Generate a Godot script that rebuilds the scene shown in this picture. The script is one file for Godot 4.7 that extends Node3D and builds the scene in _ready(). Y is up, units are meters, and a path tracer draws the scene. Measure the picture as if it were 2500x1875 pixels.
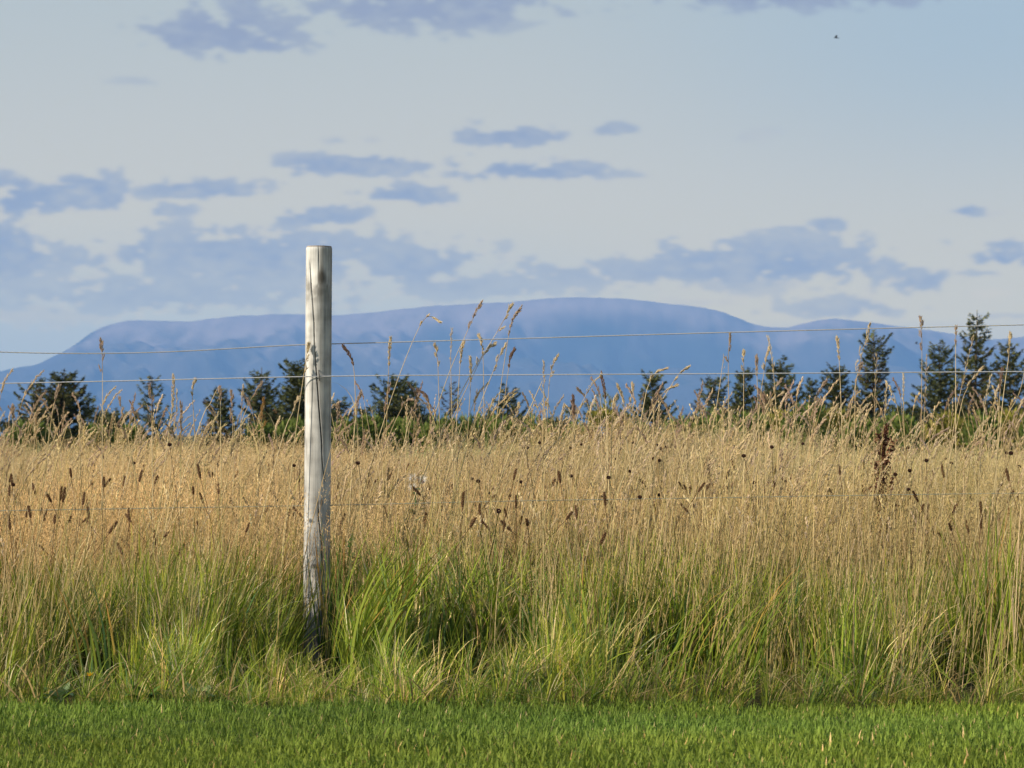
extends Node3D
# A weathered fence post in a wire fence between a mown lawn and a field of dry grass, young spruces and hazy hills behind.

const EXPOSURE := 1.5
const HAZE := 0.000078
const SUN := Vector3(-0.794, 0.454, 0.405)
var rng := RandomNumberGenerator.new()
var nz := FastNoiseLite.new()
var taken := {}
var clouds := []
var M := {}


class Geo:
	var v := PackedVector3Array()
	var n := PackedVector3Array()
	var c := PackedColorArray()
	var ix := PackedInt32Array()

	func put(p: Vector3, nn: Vector3, cc: Color) -> int:
		v.push_back(p)
		n.push_back(nn)
		c.push_back(cc)
		return v.size() - 1

	func tri(a: int, b: int, d: int) -> void:
		ix.push_back(a)
		ix.push_back(b)
		ix.push_back(d)

	func ribbon(pts: PackedVector3Array, wid: PackedFloat32Array, side: Vector3, c0: Color, c1: Color) -> void:
		var k := pts.size()
		var first := v.size()
		for j in k:
			var t := (pts[mini(j + 1, k - 1)] - pts[maxi(j - 1, 0)]).normalized()
			var s := (side - t * side.dot(t)).normalized()
			var nn := s.cross(t).normalized()
			var cc := c0.lerp(c1, float(j) / (k - 1))
			put(pts[j] - s * wid[j], nn, cc)
			put(pts[j] + s * wid[j], nn, cc)
		for j in k - 1:
			var a := first + 2 * j
			tri(a, a + 2, a + 1)
			tri(a + 1, a + 2, a + 3)

	func tube(pts: PackedVector3Array, rad: PackedFloat32Array, sides: int, c0: Color, c1: Color) -> void:
		var k := pts.size()
		var first := v.size()
		for j in k:
			var t := (pts[mini(j + 1, k - 1)] - pts[maxi(j - 1, 0)]).normalized()
			var u := t.cross(Vector3(0.31, 0.12, 0.94)).normalized()
			var w := t.cross(u)
			var cc := c0.lerp(c1, float(j) / (k - 1))
			for s in sides:
				var a := TAU * s / sides
				var o := u * cos(a) + w * sin(a)
				put(pts[j] + o * rad[j], o, cc)
		for j in k - 1:
			for s in sides:
				var a := first + j * sides + s
				var b := first + j * sides + (s + 1) % sides
				tri(a, a + sides, b)
				tri(b, a + sides, b + sides)

	func spindle(a: Vector3, b: Vector3, r: float, sides: int, col: Color) -> void:
		tube(PackedVector3Array([a, a.lerp(b, 0.45), b]), PackedFloat32Array([r * 0.25, r, r * 0.08]), sides, col, col)

	func diamond(a: Vector3, b: Vector3, w: float, side: Vector3, col: Color) -> void:
		var t := (b - a).normalized()
		var s := (side - t * side.dot(t)).normalized()
		var nn := s.cross(t).normalized()
		var m := a.lerp(b, 0.45)
		var p := put(a, nn, col)
		put(m - s * w, nn, col)
		put(m + s * w, nn, col)
		put(b, nn, col)
		tri(p, p + 1, p + 2)
		tri(p + 2, p + 1, p + 3)

	func mesh() -> ArrayMesh:
		var a := []
		a.resize(Mesh.ARRAY_MAX)
		a[Mesh.ARRAY_VERTEX] = v
		a[Mesh.ARRAY_NORMAL] = n
		a[Mesh.ARRAY_COLOR] = c
		a[Mesh.ARRAY_INDEX] = ix
		var m := ArrayMesh.new()
		m.add_surface_from_arrays(Mesh.PRIMITIVE_TRIANGLES, a)
		return m


# ---------------------------------------------------------------- naming

func numbered(called: String) -> String:
	if not taken.has(called):
		taken[called] = 0
		return called
	taken[called] += 1
	return "%s_%03d" % [called, taken[called]]


func tag(o: Node3D, label: String, category := "", group := "", kind := "") -> Node3D:
	if label:
		o.set_meta("label", label)
	if category:
		o.set_meta("category", category)
	if group:
		o.set_meta("group", group)
	if kind:
		o.set_meta("kind", kind)
	return o


func thing(called: String, at: Vector3, label: String, category: String, group := "", kind := "") -> Node3D:
	var o := Node3D.new()
	o.name = numbered(called)
	o.position = at
	add_child(o)
	return tag(o, label, category, group, kind)


func part(called: String, mesh: Mesh, mat: Material, parent: Node3D) -> MeshInstance3D:
	var o := MeshInstance3D.new()
	o.name = numbered(called) if parent == self else called
	o.mesh = mesh
	o.material_override = mat
	parent.add_child(o, true)
	return o


func scatter(called: String, mesh: Mesh, mat: Material, parent: Node3D, where: Array, tints: PackedColorArray) -> void:
	if where.is_empty():
		return
	var mm := MultiMesh.new()
	mm.transform_format = MultiMesh.TRANSFORM_3D
	mm.use_colors = true
	mm.mesh = mesh
	mm.instance_count = where.size()
	for k in where.size():
		mm.set_instance_transform(k, where[k])
		mm.set_instance_color(k, tints[k])
	var o := MultiMeshInstance3D.new()
	o.name = called
	o.multimesh = mm
	o.material_override = mat
	parent.add_child(o, true)


func rf(a: float, b: float) -> float:
	return rng.randf_range(a, b)


func noise(x: float, y: float) -> float:
	return nz.get_noise_2d(x, y)


# ---------------------------------------------------------------- sky

func cloud(az: float, el: float, rx: float, ry: float, amount: float) -> void:
	clouds.append([az, el, rx, ry, amount])


func lin(r: float, g: float, b: float) -> Color:
	return Color(r / 255.0, g / 255.0, b / 255.0).srgb_to_linear()


func smooth(a: float, b: float, x: float) -> float:
	return smoothstep(a, b, x)


func sky_at(az: float, el: float, fine: bool) -> Color:
	# colours of the air by height, then the clouds of this afternoon, then a wider field of like clouds
	var e := maxf(el, 0.0)
	var air := SKY_LOW.lerp(SKY_CREAM, smooth(-1.0, 4.0, az) * (1.0 - smooth(14.0, 60.0, az)) * smooth(0.8, 2.0, e)).lerp(SKY_MID, smooth(1.0, 4.2, e)).lerp(SKY_UP, smooth(4.0, 9.0, e)).lerp(SKY_HIGH, smooth(9.0, 50.0, e)).lerp(SKY_TOP, smooth(45.0, 90.0, e))
	air = air.lerp(SKY_SIDE, smooth(-1.0, 9.0, az) * (1.0 - smooth(12.0, 60.0, az)) * smooth(3.0, 7.5, e) * 0.8 * (1.0 - smooth(12.0, 25.0, e)))
	var a := 0.0
	var rim := 0.0
	if fine and absf(az) < 14.0 and e < 11.0:
		var n1 := nz.get_noise_3d(az * 60.0, el * 120.0, 7.0)
		var n2 := nz.get_noise_3d(az * 210.0, el * 330.0, 31.0) + 0.5 * nz.get_noise_3d(az * 500.0, el * 700.0, 3.0)
		for b in clouds:
			var dx: float = (az - b[0]) / b[2]
			if absf(dx) > 1.9:
				continue
			var dy: float = (el - b[1]) / b[3]
			if absf(dy) > 2.2:
				continue
			dy *= 1.45 if dy < 0.0 else 0.9
			var d := sqrt(dx * dx + dy * dy) + n1 * 0.85 + n2 * 0.80
			a = maxf(a, b[4] * (1.0 - smooth(0.66, 1.06, d)))
		rim = smooth(0.04, 0.22, a) * (1.0 - smooth(0.22, 0.62, a))
		a *= 0.95 + n1 * 0.40 + n2 * 0.45
	var cover := 0.0
	var y := sin(deg_to_rad(e)) + 0.12
	var p := Vector2(sin(deg_to_rad(az)), cos(deg_to_rad(az))) * cos(deg_to_rad(e)) / y
	var f := nz.get_noise_2d(p.x * 40.0 + 300.0, p.y * 40.0)
	var outside := maxf(smooth(10.0, 14.0, absf(az)), smooth(8.6, 11.0, e))
	cover = smooth(0.0, 0.35, f) * 0.75 * outside * smooth(2.0, 5.0, e)
	a = clampf(maxf(a, cover), 0.0, 1.0)
	var grey := CLOUD_LOW.lerp(CLOUD_HIGH, smooth(3.0, 8.0, e))
	var seen := air.lerp(grey, a).lerp(SKY_RIM, rim * 0.35 * (1.0 - smooth(3.5, 6.5, e)))
	# the haze lies in front of it: what the sky must be behind the haze to be seen as above
	var clear := exp(-HAZE * minf(870.0 / sin(deg_to_rad(maxf(e, 0.5))), 24000.0))
	var c := Color((seen.r - GLOW.r * (1.0 - clear)) / clear, (seen.g - GLOW.g * (1.0 - clear)) / clear, (seen.b - GLOW.b * (1.0 - clear)) / clear)
	return Color(maxf(c.r, 0.05), maxf(c.g, 0.05), maxf(c.b, 0.05)) * (1.0 / EXPOSURE)


var GLOW := Color(0.18, 0.335, 0.63)
var SKY_LOW := lin(172, 191, 213)
var SKY_MID := lin(193, 199, 205)
var SKY_UP := lin(178, 192, 203)
var SKY_SIDE := lin(163, 187, 209)
var SKY_CREAM := lin(193, 199, 206)
var SKY_RIM := lin(212, 210, 208)
var SKY_HIGH := lin(150, 180, 214)
var SKY_TOP := lin(105, 145, 200)
var CLOUD_LOW := lin(148, 170, 204)
var CLOUD_HIGH := lin(149, 165, 195)


func make_sky() -> PanoramaSkyMaterial:
	cloud(-5.20, 7.12, 1.41, 0.465, 1)
	cloud(-5.90, 6.99, 0.75, 0.233, 0.9)
	cloud(-4.82, 7.43, 0.62, 0.457, 0.9)
	cloud(-4.53, 6.93, 0.58, 0.216, 1)
	cloud(-1.71, 7.62, 2.33, 0.548, 1)
	cloud(-3.21, 7.64, 0.75, 0.249, 0.7)
	cloud(-0.22, 7.35, 0.75, 0.233, 0.5)
	cloud(5.35, 7.86, 2.66, 0.432, 1)
	cloud(4.10, 7.76, 1.00, 0.208, 0.6)
	cloud(-6.69, 6.27, 0.50, 0.100, 0.35)
	cloud(0.03, 5.31, 1.00, 0.199, 1)
	cloud(1.78, 5.46, 0.55, 0.125, 0.8)
	cloud(-3.12, 5.26, 0.25, 0.100, 0.45)
	cloud(-2.54, 5.27, 0.25, 0.066, 0.3)
	cloud(4.19, 5.31, 0.33, 0.116, 0.25)
	cloud(4.60, 5.41, 0.30, 0.075, 0.25)
	cloud(-2.87, 4.80, 1.45, 0.216, 1)
	cloud(-4.04, 4.86, 0.33, 0.183, 0.7)
	cloud(0.20, 4.72, 1.41, 0.224, 1)
	cloud(1.98, 4.65, 0.37, 0.091, 0.6)
	cloud(-1.84, 4.27, 0.79, 0.199, 1)
	cloud(-8.77, 4.15, 1.08, 0.399, 1)
	cloud(-7.56, 4.25, 0.75, 0.349, 1)
	cloud(-9.18, 4.44, 0.33, 0.299, 0.8)
	cloud(-5.61, 4.35, 1.12, 0.216, 0.9)
	cloud(-6.61, 4.28, 0.25, 0.216, 0.6)
	cloud(-6.15, 3.99, 0.55, 0.133, 0.8)
	cloud(-9.02, 3.16, 0.71, 0.548, 1)
	cloud(-5.20, 3.16, 3.07, 0.515, 0.85)
	cloud(-3.37, 3.89, 1.08, 0.249, 0.9)
	cloud(-4.04, 3.82, 0.42, 0.199, 0.7)
	cloud(-3.87, 3.32, 2.49, 0.415, 0.75)
	cloud(-1.71, 2.99, 1.41, 0.498, 0.8)
	cloud(-6.94, 3.16, 1.00, 0.332, 0.5)
	cloud(-6.28, 2.49, 4.15, 0.498, 0.6)
	cloud(-8.77, 2.16, 1.83, 0.332, 0.4)
	cloud(-0.88, 2.66, 2.49, 0.332, 0.6)
	cloud(4.52, 2.99, 2.74, 0.482, 0.9)
	cloud(4.93, 3.40, 1.25, 0.249, 0.6)
	cloud(3.11, 2.91, 3.49, 0.374, 0.7)
	cloud(7.34, 2.72, 0.71, 0.282, 0.8)
	cloud(4.10, 2.66, 1.83, 0.249, 0.5)
	cloud(1.20, 2.82, 1.00, 0.332, 0.6)
	cloud(6.01, 2.24, 1.33, 0.266, 0.65)
	cloud(5.72, 3.73, 0.37, 0.149, 0.9)
	cloud(4.97, 3.65, 0.50, 0.091, 0.7)
	cloud(8.13, 3.98, 0.28, 0.149, 0.9)
	cloud(8.59, 3.92, 0.25, 0.058, 0.35)
	cloud(8.75, 3.09, 0.66, 0.199, 0.9)
	cloud(8.84, 3.35, 0.37, 0.116, 0.8)
	cloud(8.34, 2.87, 0.58, 0.100, 0.6)
	cloud(8.79, 2.11, 0.58, 0.050, 0.5)
	cloud(3.27, 2.37, 0.91, 0.133, 0.35)
	cloud(8.50, 2.49, 0.42, 0.083, 0.2)
	nz.seed = 11
	nz.noise_type = FastNoiseLite.TYPE_SIMPLEX_SMOOTH
	nz.fractal_type = FastNoiseLite.FRACTAL_FBM
	nz.fractal_octaves = 4
	nz.frequency = 0.01
	var w := 4096
	var h := 4096
	var small := Image.create_empty(512, 256, false, Image.FORMAT_RGBF)
	for j in 256:
		for i in 512:
			var az := (i + 0.5) / 512.0 * 360.0
			small.set_pixel(i, j, sky_at(az if az < 180.0 else az - 360.0, 90.0 - (j + 0.5) / 256.0 * 180.0, false))
	small.resize(w, h, Image.INTERPOLATE_CUBIC)
	for j in range(int(h * (90.0 - 16.0) / 180.0), int(h * 91.0 / 180.0)):
		for i in range(-230, 230):
			var az := (i + 0.5) / w * 360.0
			small.set_pixel(posmod(i, w), j, sky_at(az, 90.0 - (j + 0.5) / h * 180.0, true))
	var m := PanoramaSkyMaterial.new()
	m.panorama = ImageTexture.create_from_image(small)
	return m


# ---------------------------------------------------------------- materials

func plant(called: String, rough: float, through: float, spec := 0.3) -> StandardMaterial3D:
	var m := StandardMaterial3D.new()
	m.resource_name = called
	m.vertex_color_use_as_albedo = true
	m.roughness = rough
	m.metallic_specular = spec
	m.cull_mode = BaseMaterial3D.CULL_DISABLED
	if through > 0.0:
		m.backlight_enabled = true
		m.backlight = Color(through, through, through).linear_to_srgb()
	return m


func flat(called: String, c: Color, rough: float) -> StandardMaterial3D:
	var m := StandardMaterial3D.new()
	m.resource_name = called
	m.albedo_color = c.linear_to_srgb()
	m.roughness = rough
	return m


func ground_material(a: Color, b: Color, size: float) -> StandardMaterial3D:
	var m := StandardMaterial3D.new()
	m.roughness = 1.0
	m.metallic_specular = 0.1
	var t := NoiseTexture2D.new()
	t.width = 512
	t.height = 512
	t.seamless = true
	var fn := FastNoiseLite.new()
	fn.seed = 5
	fn.frequency = 0.03
	fn.fractal_octaves = 5
	t.noise = fn
	var g := Gradient.new()
	g.set_color(0, a.linear_to_srgb())
	g.set_color(1, b.linear_to_srgb())
	t.color_ramp = g
	m.albedo_texture = t
	m.uv1_triplanar = true
	m.uv1_world_triplanar = true
	m.uv1_scale = Vector3.ONE / size
	return m


# ---------------------------------------------------------------- grasses

func blade(g: Geo, base: Vector3, az: float, length: float, t0: float, t1: float, width: float, segs: int, c0: Color, c1: Color, twist := 0.0) -> void:
	var d := Vector3(cos(az), 0, sin(az))
	var side := Vector3(-sin(az), 0, cos(az)).rotated(Vector3.UP, twist)
	var pts := PackedVector3Array()
	var wid := PackedFloat32Array()
	var p := base
	for k in segs + 1:
		var f := float(k) / segs
		pts.push_back(p)
		wid.push_back(width * 0.5 * (1.0 - pow(f, 2.2)) * (0.65 + 0.35 * minf(1.0, f * 4.0)) + 0.0001)
		var a := lerpf(t0, t1, pow(f, 1.4))
		p += (d * sin(a) + Vector3.UP * cos(a)) * length / segs
	g.ribbon(pts, wid, side, c0, c1)


func mixed(a: Color, b: Color) -> Color:
	return a.lerp(b, rng.randf())


var LAWN_A := Color(0.080, 0.140, 0.016)
var LAWN_B := Color(0.185, 0.290, 0.046)
var GREEN_A := Color(0.060, 0.125, 0.010)
var GREEN_B := Color(0.230, 0.280, 0.035)
var BLUEGREEN := Color(0.095, 0.180, 0.065)
var YELLOWGREEN := Color(0.280, 0.270, 0.045)
var STRAW_A := Color(0.420, 0.300, 0.140)
var STRAW_B := Color(0.740, 0.610, 0.370)
var TAN_A := Color(0.400, 0.262, 0.115)
var TAN_B := Color(0.620, 0.455, 0.230)
var BUFF := Color(0.480, 0.380, 0.265)
var PINKISH := Color(0.360, 0.255, 0.215)
var BROWN := Color(0.110, 0.058, 0.030)


func lawn_patch() -> Mesh:
	var g := Geo.new()
	for k in 230:
		var p := Vector3(rf(-0.11, 0.11), 0, rf(-0.11, 0.11))
		var c := mixed(LAWN_A, LAWN_B)
		var tip := c.lerp(Color(0.24, 0.30, 0.10), rf(0.0, 0.5))
		if rng.randf() < 0.02:
			c = mixed(STRAW_A, YELLOWGREEN)
			tip = mixed(STRAW_A, STRAW_B)
		blade(g, p, rf(0, TAU), rf(0.011, 0.034), rf(0.0, 0.65), rf(0.3, 1.5), rf(0.0026, 0.0050), 2, c, tip, rf(-0.6, 0.6))
	for k in 5:
		var p := Vector3(rf(-0.1, 0.1), rf(0.012, 0.024), rf(-0.1, 0.1))
		for q in 3:
			var a := q * TAU / 3.0 + rf(0, 1)
			var o := Vector3(cos(a), rf(0.0, 0.3), sin(a)) * rf(0.007, 0.011)
			g.diamond(p, p + o, 0.0045, Vector3(-sin(a), 0, cos(a)), mixed(LAWN_A, LAWN_B) * 0.9)
	return g.mesh()


func verge_clump(kind: int) -> Mesh:
	# leafy clumps: 0 fresh and upright, 1 arching, 2 half dry, 3 short and dense
	var g := Geo.new()
	var count: int = [26, 24, 30, 40][kind]
	for k in count:
		var r := 0.07 * sqrt(rng.randf())
		var a := rf(0, TAU)
		var p := Vector3(cos(a) * r, 0, sin(a) * r)
		var c := mixed(GREEN_A, GREEN_B)
		if rng.randf() < 0.18:
			c = BLUEGREEN
		var dry: float = [0.12, 0.16, 0.55, 0.22][kind]
		var tip := c.lerp(mixed(YELLOWGREEN, STRAW_A), rf(0.0, 0.6))
		if rng.randf() < dry:
			c = mixed(STRAW_A, Color(0.30, 0.22, 0.07))
			tip = mixed(STRAW_A, STRAW_B)
		var l: float = [rf(0.22, 0.46), rf(0.25, 0.50), rf(0.18, 0.42), rf(0.07, 0.20)][kind]
		var t1: float = [rf(0.1, 0.7), rf(0.6, 1.9), rf(0.2, 1.4), rf(0.3, 1.5)][kind]
		blade(g, p, a + rf(-0.8, 0.8), l, rf(0.0, 0.28), t1, rf(0.0045, 0.0095) if kind < 2 else rf(0.003, 0.006), 5, c, tip, rf(-0.7, 0.7))
	return g.mesh()


func stem_points(base: Vector3, az: float, length: float, t0: float, t1: float, segs: int) -> PackedVector3Array:
	var pts := PackedVector3Array()
	var d := Vector3(cos(az), 0, sin(az))
	var p := base
	for k in segs + 1:
		pts.push_back(p)
		var a := lerpf(t0, t1, pow(float(k) / segs, 1.6))
		p += (d * sin(a) + Vector3.UP * cos(a)) * length / segs
	return pts


func even(n: int, a: float, b: float) -> PackedFloat32Array:
	var r := PackedFloat32Array()
	for k in n:
		r.push_back(lerpf(a, b, float(k) / maxf(1.0, n - 1)))
	return r


func lobe(g: Geo, a: Vector3, dir: Vector3, length: float, fat: float, count: int, ca: Color, cb: Color) -> void:
	# a tight bunch of spikelets
	for k in count:
		var f := float(k) / count
		var around := Vector3(rf(-1, 1), rf(-0.6, 0.6), rf(-1, 1)).normalized()
		var o := around * fat * sin(PI * (0.15 + 0.75 * f))
		var p := a + dir * length * f + o
		var d := (dir + around * rf(0.1, 0.5)).normalized()
		g.spindle(p, p + d * rf(0.008, 0.014), rf(0.0013, 0.0021), 3, mixed(ca, cb))


func seed_head(g: Geo, kind: String, axis: PackedVector3Array) -> void:
	var a := axis[0]
	var b := axis[axis.size() - 1]
	var length := a.distance_to(b)
	var ca := BUFF
	var cb := PINKISH
	if kind.ends_with("dark"):
		ca = Color(0.16, 0.10, 0.075)
		cb = Color(0.26, 0.17, 0.12)
	elif kind.ends_with("brown"):
		ca = Color(0.40, 0.24, 0.09)
		cb = Color(0.30, 0.17, 0.06)
	elif rng.randf() < 0.6:
		ca = STRAW_B
		cb = BUFF
	var last := axis.size() - 1
	for k in axis.size():
		var f := float(k) / last
		var dir := (axis[mini(k + 1, last)] - axis[maxi(k - 1, 0)]).normalized()
		var side := Vector3(rf(-1, 1), rf(-0.2, 0.4), rf(-1, 1)).normalized()
		if kind.begins_with("cocksfoot"):
			if k % 2 == 0 or f > 0.5:
				var s := length * rf(0.16, 0.25) * (1.15 - 0.6 * f)
				lobe(g, axis[k] + side * s * 0.18, (dir + side * rf(0.1, 0.5) * (1.0 - f)).normalized(), s, s * 0.115, 12, ca, cb)
		elif kind.begins_with("foxtail"):
			lobe(g, axis[k], dir, length / last * 1.1, 0.0028 * sin(PI * (0.12 + 0.8 * f)) + 0.001, 9, ca, cb)
		elif kind == "oat":
			for q in 3:
				side = Vector3(rf(-1, 1), rf(0.1, 0.8), rf(-1, 1)).normalized()
				var tip := axis[k] + (side * 0.6 + dir).normalized() * length * rf(0.05, 0.13) * (1.1 - f * 0.7)
				g.tube(PackedVector3Array([axis[k], tip]), even(2, 0.0005, 0.0004), 3, ca, cb)
				g.spindle(tip, tip + (dir + side * 0.3).normalized() * rf(0.008, 0.013), 0.0014, 3, mixed(STRAW_B, ca))
	if kind != "bare":
		g.tube(axis, even(axis.size(), 0.0012, 0.0005), 3, STRAW_A, ca)


func straw_clump(tall: bool) -> Mesh:
	var g := Geo.new()
	for k in 9:
		var r := 0.15 * sqrt(rng.randf())
		var a := rf(0, TAU)
		var l := rf(0.60, 0.84) if tall else rf(0.38, 0.58)
		var az := rf(-0.9, 0.9) if rng.randf() < 0.65 else rf(0, TAU)
		var pts := stem_points(Vector3(cos(a) * r, 0, sin(a) * r), az, l, rf(0.0, 0.16), rf(0.05, 0.5), 6)
		var c := mixed(STRAW_A, STRAW_B)
		if rng.randf() < 0.2:
			c = c.lerp(YELLOWGREEN, 0.5)
		g.tube(pts, even(7, rf(0.0013, 0.0020), 0.0008), 3, c.lerp(GREEN_B, rf(0, 0.4)), c)
		var kinds := ["cocksfoot", "foxtail", "oat", "oat", "bare"]
		var kk: String = kinds[rng.randi() % 5]
		if kk != "bare" and (tall or rng.randf() < 0.15):
			var d := (pts[6] - pts[5]).normalized()
			var hl := rf(0.05, 0.10)
			var ax := PackedVector3Array()
			for q in 5:
				ax.push_back(pts[6] + d * hl * q / 4.0 + Vector3(cos(az), -0.4, sin(az)) * hl * 0.25 * pow(q / 4.0, 2.0))
			seed_head(g, kk, ax)
		if rng.randf() < 0.7:
			blade(g, pts[1 + rng.randi() % 3], rf(0, TAU), rf(0.12, 0.26), 0.2, rf(0.5, 2.2), rf(0.002, 0.004), 4, mixed(GREEN_B, STRAW_A), mixed(STRAW_A, STRAW_B), rf(-1, 1))
	return g.mesh()


func bent_patch(radius: float, count: int, spikes: int, big: float) -> Mesh:
	# fine brown bent grass: hair-thin stems with airy panicles
	var g := Geo.new()
	for k in count:
		var r := radius * sqrt(rng.randf())
		var a := rf(0, TAU)
		var l := rf(0.32, 0.53)
		var az := rf(-1.0, 1.0) if rng.randf() < 0.6 else rf(0, TAU)
		var pts := stem_points(Vector3(cos(a) * r, 0, sin(a) * r), az, l, rf(0.0, 0.2), rf(0.1, 0.6), 4)
		var c := mixed(TAN_A, TAN_B)
		g.tube(pts, even(5, 0.0009 * big, 0.0006 * big), 3, c.lerp(GREEN_B, rf(0, 0.35)), c.lerp(STRAW_A, 0.4))
		var tone := mixed(TAN_A, TAN_B)
		var up := (pts[4] - pts[3]).normalized()
		for q in spikes:
			var f := rng.randf()
			var o := Vector3(rf(-1, 1), rf(-0.3, 0.8), rf(-1, 1)) * 0.030 * (1.1 - f)
			var p := pts[4] + up * (f * 0.13 - 0.05) + o
			g.diamond(p, p + (o.normalized() + up * 0.8) * rf(0.004, 0.009) * big, rf(0.0005, 0.0010) * big, Vector3(rf(-1, 1), rf(-0.4, 0.4), rf(-1, 1)), tone.lerp(mixed(TAN_B, STRAW_B), rf(0, 0.6)))
	for k in count / 2:
		var r := radius * sqrt(rng.randf())
		var a := rf(0, TAU)
		blade(g, Vector3(cos(a) * r, 0, sin(a) * r), rf(0, TAU), rf(0.16, 0.38), rf(0, 0.3), rf(0.3, 1.6), rf(0.002, 0.004) * big, 4, mixed(GREEN_A, GREEN_B), mixed(GREEN_B, STRAW_A), rf(-1, 1))
	return g.mesh()


# hollows where little grows, one of them trodden in front of the post
const POCKETS := [[-0.16, -8.95, 0.26, 0.46], [-1.13, -8.75, 0.12, 0.34], [-0.575, -9.45, 0.13, 0.62], [0.42, -8.60, 0.10, 0.16], [0.85, -8.55, 0.07, 0.14]]


func pocket(x: float, z: float) -> bool:
	for p in POCKETS:
		if pow((x - p[0]) / p[2], 2.0) + pow((z - p[1]) / p[3], 2.0) < 1.0:
			return true
	return false


func before_post(x: float, z: float) -> bool:
	return absf(x + 0.60) < 0.24 and z > -10.15


func edge(x: float) -> float:
	return -8.15 + 0.05 * noise(x * 60.0, 3.0) + 0.03 * noise(x * 260.0, 9.0)


func placed(x: float, z: float, s: float, turn: float, lean := 0.0) -> Transform3D:
	var b := Basis(Vector3.UP, turn)
	if lean != 0.0:
		b = Basis(Vector3(0, 0, 1), -lean) * b
	return Transform3D(b.scaled(Vector3(s, s, s)), Vector3(x, 0, z))


func spread(called: String, label: String, meshes: Array, mat: Material, where: Array, tints: Array) -> void:
	var o := thing(called, Vector3.ZERO, label, "grass", "", "stuff")
	for k in meshes.size():
		scatter("grass_clumps", meshes[k], mat, o, where[k], PackedColorArray(tints[k]))


func buckets(n: int) -> Array:
	var r := []
	for k in n:
		r.append([])
	return r


func grow_lawn() -> void:
	var meshes := []
	for k in 6:
		meshes.append(lawn_patch())
	var where := buckets(6)
	var tints := buckets(6)
	var z := -4.6
	while z > -8.62:
		var x := -3.6
		while x < 3.6:
			var px := x + rf(-0.05, 0.05)
			var pz := z + rf(-0.05, 0.05)
			if pz > edge(px) - 0.06:
				var k := rng.randi() % 6
				where[k].append(placed(px, pz, rf(0.75, 1.25) * (0.92 + 0.5 * noise(px * 90.0, pz * 90.0)), rf(0, TAU)))
				var t := 1.0 + 0.35 * noise(px * 45.0, pz * 45.0 + 50.0)
				var yel := 0.12 + 0.18 * noise(px * 30.0 + 90.0, pz * 60.0)
				tints[k].append(Color(t * (1.0 + yel), t, t * (1.0 - yel)))
			x += 0.125
		z -= 0.125
	spread("mown_lawn_grass", "short mown green lawn grass along the bottom of the view", meshes, M.leaf, where, tints)


func grow_verge() -> void:
	var meshes := []
	for k in 12:
		meshes.append(verge_clump([0, 1, 2, 3][k % 4]))
	var where := buckets(12)
	var tints := buckets(12)
	for q in 7600:
		var x := rf(-3.4, 3.4)
		var z := rf(-13.0, -8.05) if q < 4900 else edge(x) - rf(0.0, 0.5) if q < 5900 else rf(-10.2, -8.9)
		if q > 6700 and x < 0.1:
			continue
		if z > edge(x) - 0.01 or (pocket(x, z) and rng.randf() < 0.985):
			continue
		var back := edge(x) - z
		if z < -10.4 and rng.randf() < 0.35:
			continue
		var rise := clampf(0.34 + back * 0.62, 0.0, 1.0)
		var kind: int
		if back < 0.36:
			kind = 3 if rng.randf() < 0.72 else 1
		else:
			kind = [0, 0, 1, 1, 1, 2, 0][rng.randi() % 7]
		var lush := noise(x * 28.0 + 40.0, z * 28.0)
		if back < 1.9 and back > 0.22 and noise(x * 130.0 + 7.0, z * 110.0) < -0.09:
			continue
		if lush < -0.22 and kind == 0:
			kind = 2
		var k: int = kind + 4 * (rng.randi() % 3)
		where[k].append(placed(x, z, (0.72 if before_post(x, z) else 1.0) * rise * rf(0.75, 1.1) * (0.82 + lush * 0.3), rf(0, TAU), rf(-0.08, 0.26) + (rf(0.0, 0.35) if kind > 0 and x > 0.15 else 0.0)))
		var t := 1.16 + lush * 0.6 + 0.8 * noise(x * 120.0 + 50.0, z * 90.0)
		tints[k].append(Color(t * rf(0.85, 1.15), t, t * rf(0.7, 1.1)))
	spread("verge_grass", "long green and half dry grass growing below the fence", meshes, M.leaf, where, tints)


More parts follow.
